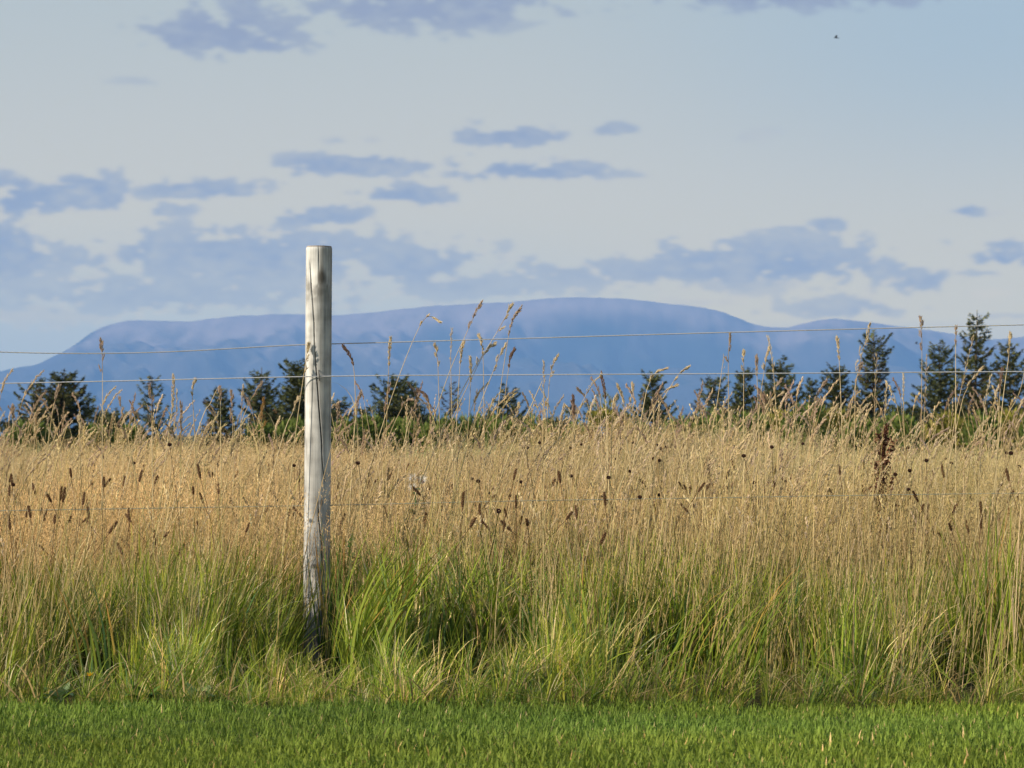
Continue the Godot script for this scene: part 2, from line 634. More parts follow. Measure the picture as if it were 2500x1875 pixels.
func grow_field() -> void:
	var meshes := []
	for k in 8:
		meshes.append(straw_clump(k % 2 == 0))
	var where := buckets(8)
	var tints := buckets(8)
	for q in 2500:
		var z := -9.55 - 12.0 * pow(rng.randf(), 1.35)
		var hw := 0.16 * absf(z) + 1.3
		var x := rf(-hw, hw)
		var thick := 0.62 + 0.9 * noise(x * 45.0, z * 45.0) + (0.25 if x > 0.1 else 0.0)
		if rng.randf() > thick or pocket(x, z) or before_post(x, z):
			continue
		var tall := rng.randf() < 0.26 - 0.25 * smooth(-9.9, -9.5, z)
		var k: int = (rng.randi() % 4) * 2 + (0 if tall else 1)
		where[k].append(placed(x, z, rf(0.75, 1.02), rf(-0.7, 0.7), rf(-0.08, 0.16)))
		var t := rf(0.8, 1.15)
		tints[k].append(Color(t, t * rf(0.93, 1.02), t * rf(0.8, 1.05)))
	# straw standing among the green of the verge
	for q in 330:
		var z := rf(-9.75, -8.45)
		var x := rf(-3.0, 3.0)
		if pocket(x, z) or noise(x * 55.0 + 130.0, z * 45.0) < 0.0 or before_post(x, z) or edge(x) - z < 0.3:
			continue
		var k: int = (rng.randi() % 4) * 2 + 1
		where[k].append(placed(x, z, rf(0.55, 1.0), rf(-0.7, 0.7), rf(-0.10, 0.25)))
		var t := rf(0.7, 1.15)
		tints[k].append(Color(t, t * rf(0.93, 1.02), t * rf(0.75, 1.0)))
	# the nearest rows stand thick just behind the wires, some of the stalks brown with age
	for q in 850:
		var z := -9.85 - 2.6 * rng.randf()
		var x := rf(-3.2, 3.2)
		if pocket(x, z) or before_post(x, z) or noise(x * 80.0 + 30.0, z * 60.0) < -0.12:
			continue
		var k: int = (rng.randi() % 4) * 2 + 1
		where[k].append(placed(x, z, rf(0.78, 1.12), rf(-1.2, 1.2), rf(-0.22, 0.32)))
		var t := rf(0.85, 1.25)
		if rng.randf() < 0.30:
			t = rf(0.28, 0.55)
		tints[k].append(Color(t, t * rf(0.93, 1.02), t * rf(0.8, 1.0)))
	spread("dry_straw_grass", "pale dry straw stalks with seed heads behind the fence wires", meshes, M.dry, where, tints)

	meshes = []
	for k in 5:
		meshes.append(bent_patch(0.20, 46, 66, 1.0))
	for k in 4:
		meshes.append(bent_patch(0.60, 120, 30, 2.2))
	where = buckets(9)
	tints = buckets(9)
	var z := -9.75
	while z > -60.0:
		var near := z > -27.0
		var step := (0.23 + 0.010 * (-z - 10.0)) if near else 0.62 + 0.006 * (-z - 27.0)
		var hw := 0.16 * absf(z) + (1.2 if near else 4.0)
		var x := -hw
		while x < hw:
			var px := x + rf(-0.5, 0.5) * step
			var pz := z + rf(-0.5, 0.5) * step
			var d := 0.9
			if near and pz > -10.6:
				d = 0.28 + 0.5 * (-9.75 - pz)
			if rng.randf() < d and not pocket(px, pz) and pz > -50.0 + 16.0 * noise(px * 16.0 + 60.0, 5.0):
				var k: int = rng.randi() % 5 if near else 5 + rng.randi() % 4
				var hgt := rf(0.80, 1.08) * (1.0 + 0.34 * noise(px * 18.0, pz * 9.0))
				hgt *= lerpf(1.0, 0.62, smooth(14.0, 46.0, -pz)) * (1.0 if near else rf(0.75, 1.3) + 0.7 * noise(px * 30.0, pz * 10.0))
				where[k].append(placed(px, pz, hgt, rf(-0.8, 0.8), rf(-0.03, 0.15)))
				var t := 1.0 + 0.55 * noise(px * 14.0 + 70.0, pz * 7.0) + 0.25 * noise(px * 70.0, pz * 30.0)
				var red := 0.16 * noise(px * 22.0 + 170.0, pz * 8.0)
				var olive := 0.20 * smooth(30.0, 50.0, -pz) + 0.10 * smooth(-0.2, 1.2, px * 10.0 / -pz)
				tints[k].append(Color(t * (1.0 + red - olive), t, t * (1.0 - red - olive * 0.5)))
			x += step
		z -= step
	spread("brown_bent_grass", "fine brown bent grass filling the whole field to the trees", meshes, M.dry, where, tints)


# ---------------------------------------------------------------- single plants

func through(pts: Array, segs: int) -> PackedVector3Array:
	# a smooth line through the points
	var r := PackedVector3Array()
	for k in pts.size() - 1:
		var p0: Vector3 = pts[maxi(k - 1, 0)]
		var p1: Vector3 = pts[k]
		var p2: Vector3 = pts[k + 1]
		var p3: Vector3 = pts[mini(k + 2, pts.size() - 1)]
		for q in segs:
			r.push_back(p1.cubic_interpolate(p2, p0, p3, float(q) / segs))
	r.push_back(pts[pts.size() - 1])
	return r


func stalk(kind: String, label: String, z: float, base: Vector2, mid: Vector2, neck: Vector2, tip: Vector2) -> void:
	var o := thing("tall_grass_stalk", Vector3(base.x, 0, z), label, "grass stalk", "tall grass stalks along the fence")
	var dz := rf(-0.05, 0.05)
	var line := through([Vector3.ZERO, Vector3(mid.x - base.x, mid.y, dz * 0.5), Vector3(neck.x - base.x, neck.y, dz), Vector3(tip.x - base.x, tip.y, dz * 1.2)], 8)
	var c := mixed(STRAW_A, STRAW_B)
	var g := Geo.new()
	var stem := line if kind == "bare" else line.slice(0, 17)
	g.tube(stem, even(stem.size(), rf(0.0017, 0.0022), 0.0009), 5, c.lerp(YELLOWGREEN, rf(0, 0.4)), c.lerp(BUFF, 0.4))
	part("stem", g.mesh(), M.dry, o)
	if kind == "bare":
		g = Geo.new()
		var end := stem[stem.size() - 1]
		for q in 5:
			g.spindle(end - Vector3(0, 0.02 * q, 0), end - Vector3(0, 0.02 * q, 0) + Vector3(rf(-0.006, 0.006), 0.012, rf(-0.006, 0.006)), 0.0011, 3, c)
		part("husk", g.mesh(), M.dry, o)
	else:
		g = Geo.new()
		seed_head(g, kind, line.slice(16))
		part("seed_head", g.mesh(), M.dry, o)
	if rng.randf() < 0.5:
		g = Geo.new()
		blade(g, line[4 + rng.randi() % 5], rf(0, TAU), rf(0.12, 0.22), 0.15, rf(0.7, 2.2), rf(0.003, 0.005), 5, c.lerp(GREEN_B, 0.3), STRAW_A, rf(-1, 1))
		part("leaf", g.mesh(), M.dry, o)


func tall_stalks() -> void:
	stalk("cocksfoot", "tufted buff grass head upright, first tip left of the post above the top wire", -10.30, Vector2(-1.321, 0), Vector2(-1.321, 0.663), Vector2(-1.321, 0.901), Vector2(-1.325, 0.995))
	stalk("foxtail", "slim buff grass head leaning right, sixteenth tip left of the post below the second wire", -10.20, Vector2(-1.559, 0), Vector2(-1.479, 0.696), Vector2(-1.462, 0.812), Vector2(-1.451, 0.852))
	stalk("cocksfoot", "tufted buff grass head upright, twelfth tip left of the post below the second wire", -10.42, Vector2(-1.166, 0), Vector2(-1.172, 0.534), Vector2(-1.175, 0.738), Vector2(-1.179, 0.848))
	stalk("foxtail", "slim buff grass head upright, second tip left of the post between the wires", -10.24, Vector2(-1.177, 0), Vector2(-1.105, 0.670), Vector2(-1.090, 0.774), Vector2(-1.086, 0.878))
	stalk("oat", "loose pale grass panicle upright, eleventh tip left of the post below the second wire", -10.17, Vector2(-1.130, 0), Vector2(-1.082, 0.641), Vector2(-1.069, 0.774), Vector2(-1.066, 0.837))
	stalk("cocksfoot", "tufted buff grass head upright, ninth tip left of the post below the second wire", -10.42, Vector2(-1.002, 0), Vector2(-1.036, 0.691), Vector2(-1.045, 0.827), Vector2(-1.038, 0.875))
	stalk("cocksfoot", "tufted buff grass head upright, fifth tip left of the post below the second wire", -10.81, Vector2(-0.936, 0), Vector2(-0.943, 0.637), Vector2(-0.945, 0.739), Vector2(-0.948, 0.838))
	stalk("cocksfoot", "tufted buff grass head leaning right, third tip left of the post below the second wire", -10.72, Vector2(-1.079, 0), Vector2(-0.934, 0.646), Vector2(-0.887, 0.801), Vector2(-0.848, 0.868))
	stalk("cocksfoot_brown", "tufted brown grass head upright, second tip left of the post below the second wire", -10.69, Vector2(-0.875, 0), Vector2(-0.845, 0.607), Vector2(-0.837, 0.723), Vector2(-0.828, 0.812))
	stalk("foxtail", "slim buff grass head upright, sixth tip left of the post below the second wire", -10.29, Vector2(-0.929, 0), Vector2(-0.939, 0.670), Vector2(-0.942, 0.810), Vector2(-0.944, 0.848))
	stalk("oat", "loose pale grass panicle upright, fourth tip left of the post below the second wire", -10.52, Vector2(-0.914, 0), Vector2(-0.894, 0.647), Vector2(-0.888, 0.792), Vector2(-0.883, 0.857))
	stalk("cocksfoot", "tufted buff grass head leaning left, fourteenth tip left of the post below the second wire", -10.33, Vector2(-1.108, 0), Vector2(-1.238, 0.663), Vector2(-1.263, 0.760), Vector2(-1.274, 0.814))
	stalk("foxtail", "slim buff grass head upright, eighteenth tip left of the post below the second wire", -10.25, Vector2(-1.590, 0), Vector2(-1.601, 0.626), Vector2(-1.604, 0.752), Vector2(-1.604, 0.788))
	stalk("foxtail", "slim buff grass head upright, tenth tip left of the post below the second wire", -10.20, Vector2(-1.069, 0), Vector2(-1.055, 0.611), Vector2(-1.052, 0.715), Vector2(-1.051, 0.792))
	stalk("bare", "bare pale grass stalk leaning right, seventh tip left of the post below the second wire", -10.28, Vector2(-1.232, 0), Vector2(-1.021, 0.691), Vector2(-0.974, 0.804), Vector2(-0.954, 0.848))
	stalk("foxtail", "slim buff grass head leaning right, eighth tip left of the post below the second wire", -10.82, Vector2(-1.202, 0), Vector2(-1.075, 0.590), Vector2(-1.044, 0.700), Vector2(-1.019, 0.739))
	stalk("cocksfoot", "tufted buff grass head leaning right, first tip left of the post between the wires", -9.93, Vector2(-0.744, 0), Vector2(-0.682, 0.628), Vector2(-0.648, 0.893), Vector2(-0.636, 0.976))
	stalk("foxtail", "slim buff grass head leaning right, first tip right of the post below the second wire", -9.90, Vector2(-0.702, 0), Vector2(-0.634, 0.360), Vector2(-0.547, 0.707), Vector2(-0.537, 0.783))
	stalk("foxtail_dark", "slim dark grass head leaning left, first tip right of the post between the wires", -9.90, Vector2(-0.446, 0), Vector2(-0.482, 0.757), Vector2(-0.492, 0.915), Vector2(-0.518, 0.970))
	stalk("cocksfoot", "tufted buff grass head leaning right, second tip right of the post below the second wire", -10.27, Vector2(-0.548, 0), Vector2(-0.512, 0.640), Vector2(-0.503, 0.760), Vector2(-0.491, 0.828))
	stalk("foxtail", "slim buff grass head upright, second tip right of the post between the wires", -10.35, Vector2(-0.427, 0), Vector2(-0.408, 0.647), Vector2(-0.398, 0.921), Vector2(-0.393, 1.003))
	stalk("cocksfoot", "tufted buff grass head leaning right, first tip right of the post above the top wire", -10.59, Vector2(-0.632, 0), Vector2(-0.439, 0.700), Vector2(-0.305, 1.062), Vector2(-0.246, 1.078))
	stalk("cocksfoot", "tufted buff grass head upright, third tip right of the post between the wires", -10.67, Vector2(-0.228, 0), Vector2(-0.241, 0.685), Vector2(-0.247, 0.927), Vector2(-0.255, 0.994))
	stalk("oat", "loose pale grass panicle upright, second tip right of the post above the top wire", -10.76, Vector2(-0.185, 0), Vector2(-0.200, 0.669), Vector2(-0.207, 0.945), Vector2(-0.204, 1.051))
	stalk("cocksfoot", "tufted buff grass head leaning right, fourth tip right of the post above the top wire", -10.78, Vector2(-0.485, 0), Vector2(-0.255, 0.786), Vector2(-0.148, 1.058), Vector2(-0.106, 1.141))
	stalk("cocksfoot", "tufted buff grass head leaning right, fifth tip right of the post above the top wire", -10.19, Vector2(-0.518, 0), Vector2(-0.207, 0.746), Vector2(-0.047, 1.032), Vector2(-0.004, 1.110))
	stalk("foxtail", "slim buff grass head leaning right, sixth tip right of the post above the top wire", -10.57, Vector2(-0.132, 0), Vector2(-0.061, 0.669), Vector2(-0.011, 1.029), Vector2(0.023, 1.114))
	stalk("foxtail", "slim buff grass head upright, third tip right of the post above the top wire", -10.62, Vector2(-0.083, 0), Vector2(-0.092, 0.700), Vector2(-0.097, 0.965), Vector2(-0.108, 1.026))
	stalk("foxtail", "slim buff grass head leaning right, fourth tip right of the post between the wires", -10.50, Vector2(-0.214, 0), Vector2(-0.184, 0.692), Vector2(-0.170, 0.934), Vector2(-0.161, 0.997))
	stalk("cocksfoot", "tufted buff grass head leaning right, sixth tip right of the post between the wires", -10.25, Vector2(-0.445, 0), Vector2(-0.247, 0.611), Vector2(-0.111, 0.923), Vector2(-0.061, 0.990))
	stalk("foxtail_dark", "slim dark grass head leaning right, eighth tip right of the post between the wires", -10.48, Vector2(-0.097, 0), Vector2(-0.039, 0.670), Vector2(-0.011, 0.920), Vector2(0.005, 0.975))
	stalk("cocksfoot", "tufted buff grass head leaning right, seventh tip right of the post between the wires", -10.19, Vector2(-0.313, 0), Vector2(-0.140, 0.670), Vector2(-0.061, 0.902), Vector2(-0.025, 0.978))
	stalk("foxtail", "slim buff grass head upright, fifth tip right of the post between the wires", -10.82, Vector2(-0.177, 0), Vector2(-0.151, 0.669), Vector2(-0.140, 0.879), Vector2(-0.141, 0.952))
	stalk("cocksfoot", "tufted buff grass head leaning right, tenth tip right of the post between the wires", -10.77, Vector2(0.084, 0), Vector2(0.117, 0.716), Vector2(0.128, 0.895), Vector2(0.151, 0.959))
	stalk("oat", "loose pale grass panicle upright, ninth tip right of the post between the wires", -10.53, Vector2(0.088, 0), Vector2(0.101, 0.669), Vector2(0.105, 0.853), Vector2(0.104, 0.935))
	stalk("oat", "loose pale grass panicle leaning right, twelfth tip right of the post below the second wire", -10.35, Vector2(0.020, 0), Vector2(0.186, 0.670), Vector2(0.240, 0.833), Vector2(0.283, 0.890))
	stalk("cocksfoot", "tufted buff grass head leaning left, eleventh tip right of the post below the second wire", -10.80, Vector2(0.404, 0), Vector2(0.288, 0.659), Vector2(0.254, 0.806), Vector2(0.227, 0.850))
	stalk("foxtail_dark", "slim dark grass head upright, thirteenth tip right of the post below the second wire", -10.55, Vector2(0.335, 0), Vector2(0.315, 0.669), Vector2(0.309, 0.819), Vector2(0.297, 0.894))
	stalk("foxtail", "slim buff grass head leaning left, fifteenth tip right of the post below the second wire", -10.78, Vector2(0.413, 0), Vector2(0.384, 0.669), Vector2(0.377, 0.805), Vector2(0.359, 0.861))
	stalk("cocksfoot", "tufted buff grass head leaning right, seventeenth tip right of the post below the second wire", -10.76, Vector2(0.342, 0), Vector2(0.383, 0.606), Vector2(0.399, 0.778), Vector2(0.405, 0.864))
	stalk("foxtail_dark", "slim dark grass head upright, tenth tip right of the post below the second wire", -10.50, Vector2(0.223, 0), Vector2(0.209, 0.609), Vector2(0.204, 0.753), Vector2(0.202, 0.820))
	stalk("cocksfoot", "tufted buff grass head leaning right, sixth tip right of the post below the second wire", -10.43, Vector2(-0.148, 0), Vector2(-0.030, 0.609), Vector2(-0.003, 0.715), Vector2(0.021, 0.794))
	stalk("foxtail", "slim buff grass head leaning right, ninth tip right of the post below the second wire", -10.57, Vector2(0.120, 0), Vector2(0.150, 0.608), Vector2(0.158, 0.723), Vector2(0.172, 0.790))
	stalk("foxtail", "slim buff grass head upright, fourteenth tip right of the post below the second wire", -10.44, Vector2(0.308, 0), Vector2(0.325, 0.655), Vector2(0.330, 0.783), Vector2(0.341, 0.824))
	stalk("cocksfoot", "tufted buff grass head leaning right, third tip right of the post below the second wire", -10.24, Vector2(-0.608, 0), Vector2(-0.424, 0.611), Vector2(-0.353, 0.789), Vector2(-0.328, 0.813))
	stalk("cocksfoot", "tufted buff grass head leaning right, fourth tip right of the post below the second wire", -10.35, Vector2(-0.473, 0), Vector2(-0.357, 0.633), Vector2(-0.324, 0.767), Vector2(-0.303, 0.823))
	stalk("foxtail_dark", "slim dark grass head leaning left, fifth tip right of the post below the second wire", -10.73, Vector2(-0.232, 0), Vector2(-0.267, 0.622), Vector2(-0.281, 0.809), Vector2(-0.313, 0.849))
	stalk("bare", "bare pale grass stalk leaning right, eighth tip right of the post below the second wire", -10.15, Vector2(-0.215, 0), Vector2(-0.024, 0.597), Vector2(0.065, 0.803), Vector2(0.096, 0.871))
	stalk("cocksfoot", "tufted buff grass head leaning right, seventh tip right of the post below the second wire", -10.15, Vector2(-0.062, 0), Vector2(0.021, 0.553), Vector2(0.037, 0.634), Vector2(0.050, 0.696))
	stalk("cocksfoot", "tufted buff grass head leaning right, eleventh tip right of the post between the wires", -10.59, Vector2(0.302, 0), Vector2(0.422, 0.715), Vector2(0.459, 0.880), Vector2(0.508, 0.919))
	stalk("cocksfoot", "tufted buff grass head leaning right, twelfth tip right of the post between the wires", -10.33, Vector2(0.134, 0), Vector2(0.379, 0.606), Vector2(0.523, 0.872), Vector2(0.567, 0.917))
	stalk("cocksfoot", "tufted buff grass head leaning right, nineteenth tip right of the post below the second wire", -10.52, Vector2(0.185, 0), Vector2(0.364, 0.548), Vector2(0.479, 0.810), Vector2(0.538, 0.863))
	stalk("cocksfoot", "tufted buff grass head upright, fourteenth tip right of the post between the wires", -10.47, Vector2(0.715, 0), Vector2(0.709, 0.670), Vector2(0.706, 0.935), Vector2(0.709, 1.020))
	stalk("bare", "bare pale grass stalk leaning right, thirteenth tip right of the post between the wires", -10.38, Vector2(0.571, 0), Vector2(0.639, 0.623), Vector2(0.668, 0.820), Vector2(0.687, 0.954))
	stalk("cocksfoot", "tufted buff grass head upright, fifteenth tip right of the post between the wires", -10.87, Vector2(0.786, 0), Vector2(0.789, 0.668), Vector2(0.791, 0.917), Vector2(0.792, 0.979))
	stalk("foxtail", "slim buff grass head upright, sixteenth tip right of the post between the wires", -10.27, Vector2(0.805, 0), Vector2(0.795, 0.670), Vector2(0.790, 0.890), Vector2(0.789, 0.946))
	stalk("cocksfoot", "tufted buff grass head leaning right, seventeenth tip right of the post between the wires", -10.43, Vector2(0.737, 0), Vector2(0.800, 0.715), Vector2(0.822, 0.910), Vector2(0.836, 0.977))
	stalk("oat", "loose pale grass panicle leaning left, eighteenth tip right of the post between the wires", -10.27, Vector2(0.877, 0), Vector2(0.855, 0.640), Vector2(0.843, 0.892), Vector2(0.826, 1.008))
	stalk("cocksfoot", "tufted buff grass head leaning right, twenty-second tip right of the post below the second wire", -10.59, Vector2(0.546, 0), Vector2(0.769, 0.631), Vector2(0.858, 0.820), Vector2(0.889, 0.877))
	stalk("cocksfoot", "tufted buff grass head leaning right, twenty-third tip right of the post below the second wire", -10.33, Vector2(0.576, 0), Vector2(0.754, 0.595), Vector2(0.832, 0.790), Vector2(0.873, 0.833))
	stalk("foxtail", "slim buff grass head leaning right, twenty-fifth tip right of the post below the second wire", -10.39, Vector2(0.724, 0), Vector2(0.887, 0.557), Vector2(0.986, 0.811), Vector2(1.019, 0.870))
	stalk("foxtail", "slim buff grass head upright, nineteenth tip right of the post between the wires", -10.68, Vector2(1.120, 0), Vector2(1.107, 0.669), Vector2(1.099, 0.952), Vector2(1.094, 1.020))
	stalk("cocksfoot", "tufted buff grass head leaning right, twenty-first tip right of the post between the wires", -10.36, Vector2(0.999, 0), Vector2(1.083, 0.683), Vector2(1.119, 0.906), Vector2(1.152, 1.044))
	stalk("cocksfoot", "tufted buff grass head leaning right, twentieth tip right of the post between the wires", -10.54, Vector2(1.115, 0), Vector2(1.130, 0.669), Vector2(1.136, 0.868), Vector2(1.152, 0.929))
	stalk("foxtail", "slim buff grass head leaning right, twenty-sixth tip right of the post below the second wire", -10.80, Vector2(0.939, 0), Vector2(1.042, 0.606), Vector2(1.074, 0.744), Vector2(1.097, 0.795))
	stalk("oat", "loose pale grass panicle upright, twenty-second tip right of the post between the wires", -10.20, Vector2(1.147, 0), Vector2(1.157, 0.611), Vector2(1.160, 0.752), Vector2(1.169, 0.947))
	stalk("oat", "loose pale grass panicle upright, twenty-eighth tip right of the post below the second wire", -10.17, Vector2(1.275, 0), Vector2(1.251, 0.641), Vector2(1.244, 0.788), Vector2(1.245, 0.884))
	stalk("cocksfoot", "tufted buff grass head upright, seventh tip right of the post above the top wire", -10.29, Vector2(1.312, 0), Vector2(1.317, 0.670), Vector2(1.320, 0.973), Vector2(1.317, 1.068))
	stalk("oat", "loose pale grass panicle upright, twenty-third tip right of the post between the wires", -10.69, Vector2(1.360, 0), Vector2(1.370, 0.592), Vector2(1.375, 0.793), Vector2(1.381, 0.956))
	stalk("cocksfoot", "tufted buff grass head upright, twenty-fourth tip right of the post between the wires", -10.58, Vector2(1.468, 0), Vector2(1.471, 0.715), Vector2(1.472, 0.999), Vector2(1.474, 1.051))
	stalk("oat", "loose pale grass panicle leaning right, twenty-fifth tip right of the post between the wires", -10.30, Vector2(1.328, 0), Vector2(1.416, 0.670), Vector2(1.448, 0.849), Vector2(1.485, 1.009))
	stalk("cocksfoot", "tufted buff grass head leaning right, twenty-eighth tip right of the post between the wires", -10.37, Vector2(1.515, 0), Vector2(1.588, 0.745), Vector2(1.617, 0.963), Vector2(1.621, 1.023))
	stalk("foxtail_dark", "slim dark grass head upright, twenty-seventh tip right of the post between the wires", -10.25, Vector2(1.529, 0), Vector2(1.559, 0.655), Vector2(1.571, 0.849), Vector2(1.577, 0.904))
	stalk("bare", "bare pale grass stalk leaning right, twenty-ninth tip right of the post between the wires", -10.46, Vector2(1.355, 0), Vector2(1.583, 0.670), Vector2(1.659, 0.836), Vector2(1.679, 0.932))
	stalk("cocksfoot", "tufted buff grass head leaning right, twenty-sixth tip right of the post between the wires", -10.15, Vector2(1.264, 0), Vector2(1.407, 0.715), Vector2(1.443, 0.853), Vector2(1.482, 0.907))
	stalk("oat", "loose pale grass panicle leaning right, thirty-first tip right of the post below the second wire", -10.64, Vector2(1.516, 0), Vector2(1.564, 0.638), Vector2(1.579, 0.793), Vector2(1.600, 0.893))
	stalk("oat", "loose pale grass panicle upright, twenty-seventh tip right of the post below the second wire", -10.79, Vector2(1.220, 0), Vector2(1.250, 0.622), Vector2(1.261, 0.794), Vector2(1.265, 0.870))
	stalk("foxtail", "slim buff grass head leaning right, twenty-ninth tip right of the post below the second wire", -10.84, Vector2(0.946, 0), Vector2(1.270, 0.590), Vector2(1.352, 0.702), Vector2(1.415, 0.761))
	stalk("cocksfoot", "tufted buff grass head upright, sixteenth tip right of the post below the second wire", -10.67, Vector2(0.322, 0), Vector2(0.350, 0.592), Vector2(0.356, 0.692), Vector2(0.362, 0.754))
	stalk("cocksfoot", "tufted buff grass head leaning right, twentieth tip right of the post below the second wire", -10.84, Vector2(0.468, 0), Vector2(0.572, 0.590), Vector2(0.603, 0.724), Vector2(0.630, 0.786))
	stalk("foxtail", "slim buff grass head upright, twenty-first tip right of the post below the second wire", -10.13, Vector2(0.671, 0), Vector2(0.689, 0.597), Vector2(0.693, 0.707), Vector2(0.696, 0.766))
	stalk("oat", "loose pale grass panicle leaning right, twenty-fourth tip right of the post below the second wire", -10.34, Vector2(0.815, 0), Vector2(0.875, 0.595), Vector2(0.890, 0.707), Vector2(0.899, 0.790))
	stalk("foxtail", "slim buff grass head leaning right, thirtieth tip right of the post below the second wire", -10.84, Vector2(1.108, 0), Vector2(1.366, 0.590), Vector2(1.421, 0.684), Vector2(1.468, 0.716))
	stalk("cocksfoot", "tufted buff grass head leaning right, eighteenth tip right of the post below the second wire", -10.70, Vector2(0.328, 0), Vector2(0.456, 0.545), Vector2(0.495, 0.669), Vector2(0.518, 0.723))
	stalk("cocksfoot", "tufted buff grass head leaning right, first tip left of the post below the second wire", -10.43, Vector2(-0.925, 0), Vector2(-0.765, 0.640), Vector2(-0.719, 0.776), Vector2(-0.704, 0.818))
	stalk("foxtail", "slim buff grass head upright, seventeenth tip left of the post below the second wire", -10.83, Vector2(-1.659, 0), Vector2(-1.623, 0.574), Vector2(-1.613, 0.684), Vector2(-1.610, 0.755))
	stalk("cocksfoot", "tufted buff grass head upright, fifteenth tip left of the post below the second wire", -10.59, Vector2(-1.411, 0), Vector2(-1.433, 0.577), Vector2(-1.439, 0.700), Vector2(-1.444, 0.754))
	stalk("foxtail", "slim buff grass head leaning right, thirteenth tip left of the post below the second wire", -10.73, Vector2(-1.403, 0), Vector2(-1.300, 0.544), Vector2(-1.269, 0.669), Vector2(-1.254, 0.716))


func dark_heads() -> void:
	var heads := []
	for k in 6:
		var g := Geo.new()
		var h := rf(0.026, 0.042)
		for q in 46:
			var f := q / 46.0
			var a := q * 2.4
			var r := 0.0033 * sin(PI * (0.14 + 0.78 * f))
			var p := Vector3(cos(a) * r, h * f, sin(a) * r)
			g.spindle(p, p + Vector3(cos(a) * 0.0022, 0.004, sin(a) * 0.0022), 0.0016, 3, mixed(BROWN, Color(0.24, 0.14, 0.075)))
		g.tube(PackedVector3Array([Vector3.ZERO, Vector3(0, h, 0)]), even(2, 0.003, 0.002), 5, BROWN, BROWN)
		heads.append(g.mesh())
	var grown := 0
	for k in 900:
		var z := -9.45 - 4.2 * pow(rng.randf(), 1.4)
		var hw := 0.16 * absf(z) + 0.05
		var x := rf(-hw, hw)
		if before_post(x, z) or noise(x * 60.0 + 20.0, z * 50.0) < -0.16 or grown > 285:
			continue
		grown += 1
		var hgt := rf(0.36, 0.58)
		var az := rf(0, TAU)
		var pts := stem_points(Vector3.ZERO, az, hgt, rf(0.0, 0.2), rf(0.1, 1.3), 5)
		var o := thing("plantain_stalk", Vector3(x, 0, z), "dark brown plantain seed head on thin stem among the dry grass", "plantain", "plantain seed heads in the dry grass")
		var g := Geo.new()
		g.tube(pts, even(6, 0.0013, 0.001), 3, Color(0.16, 0.12, 0.04), Color(0.16, 0.085, 0.04))
		part("stem", g.mesh(), M.dry, o)
		var head := part("seed_head", heads[k % 6], M.dry, o)
		head.transform = Transform3D(Basis(Quaternion(Vector3.UP, (pts[5] - pts[4]).normalized())).scaled(Vector3(1, rf(0.8, 1.3), 1) * rf(0.8, 1.1)), pts[5])
	var knobs := []
	for k in 4:
		var g := Geo.new()
		for q in 40:
			var y := 1.0 - 2.0 * (q + 0.5) / 40.0
			var a := q * 2.399
			var d := Vector3(cos(a) * sqrt(1 - y * y), y, sin(a) * sqrt(1 - y * y))
			g.spindle(d * 0.003, d * Vector3(1, 0.85, 1) * rf(0.0068, 0.0085), 0.0024, 3, mixed(Color(0.05, 0.022, 0.018), Color(0.10, 0.05, 0.035)))
		knobs.append(g.mesh())
	for k in 62:
		var z := -9.7 - 4.5 * pow(rng.randf(), 1.2)
		var hw := 0.16 * absf(z) + 0.05
		var x := rf(-hw, hw) if k % 3 == 0 else rf(-0.2, hw)
		var pts := stem_points(Vector3.ZERO, rf(0, TAU), rf(0.50, 0.68), rf(0.0, 0.12), rf(0.05, 0.45), 5)
		var o := thing("knapweed_stalk", Vector3(x, 0, z), "small round dark knapweed head on thin stem in the dry grass", "knapweed", "knapweed heads in the dry grass")
		var g := Geo.new()
		g.tube(pts, even(6, 0.0014, 0.0009), 3, Color(0.14, 0.11, 0.04), Color(0.10, 0.06, 0.03))
		part("stem", g.mesh(), M.dry, o)
		part("seed_head", knobs[k % 4], M.dry, o).position = pts[5]


func tuft(called: String, label: String, at: Vector3, count: int, l0: float, l1: float, w0: float, w1: float, toward: float, spreadness: float, bend0: float, bend1: float, ca: Color, cb: Color, radius := 0.06) -> void:
	var g := Geo.new()
	for k in count:
		var r := radius * sqrt(rng.randf())
		var a := rf(0, TAU)
		var c := mixed(ca, cb)
		var tip := c.lerp(mixed(YELLOWGREEN, GREEN_B), rf(0.1, 0.6))
		if rng.randf() < 0.08:
			tip = Color(0.42, 0.20, 0.06)
		blade(g, Vector3(cos(a) * r, 0, sin(a) * r), toward + rf(-spreadness, spreadness), rf(l0, l1), rf(0.02, 0.25), rf(bend0, bend1), rf(w0, w1), 8, c, tip, rf(-0.7, 0.7))
	var o := part(called, g.mesh(), M.leaf, self)
	o.position = at
	tag(o, label, "grass tuft")


func leaf_shape(g: Geo, a: Vector3, dir: Vector3, length: float, width: float, droop: float, col: Color, lobes := 0) -> void:
	var side := dir.cross(Vector3.UP).normalized()
	var pts := PackedVector3Array()
	var wid := PackedFloat32Array()
	var p := a
	var n := 9
	for k in n:
		var f := float(k) / (n - 1)
		pts.push_back(p)
		var w := sin(PI * pow(f, 0.8)) * width * 0.5
		if lobes > 0:
			w *= 0.45 + 0.55 * absf(sin(f * PI * lobes))
		wid.push_back(w + 0.0006)
		p += (dir + Vector3.DOWN * droop * f).normalized() * length / (n - 1)
	g.ribbon(pts, wid, side, col, col.lerp(YELLOWGREEN, 0.12))


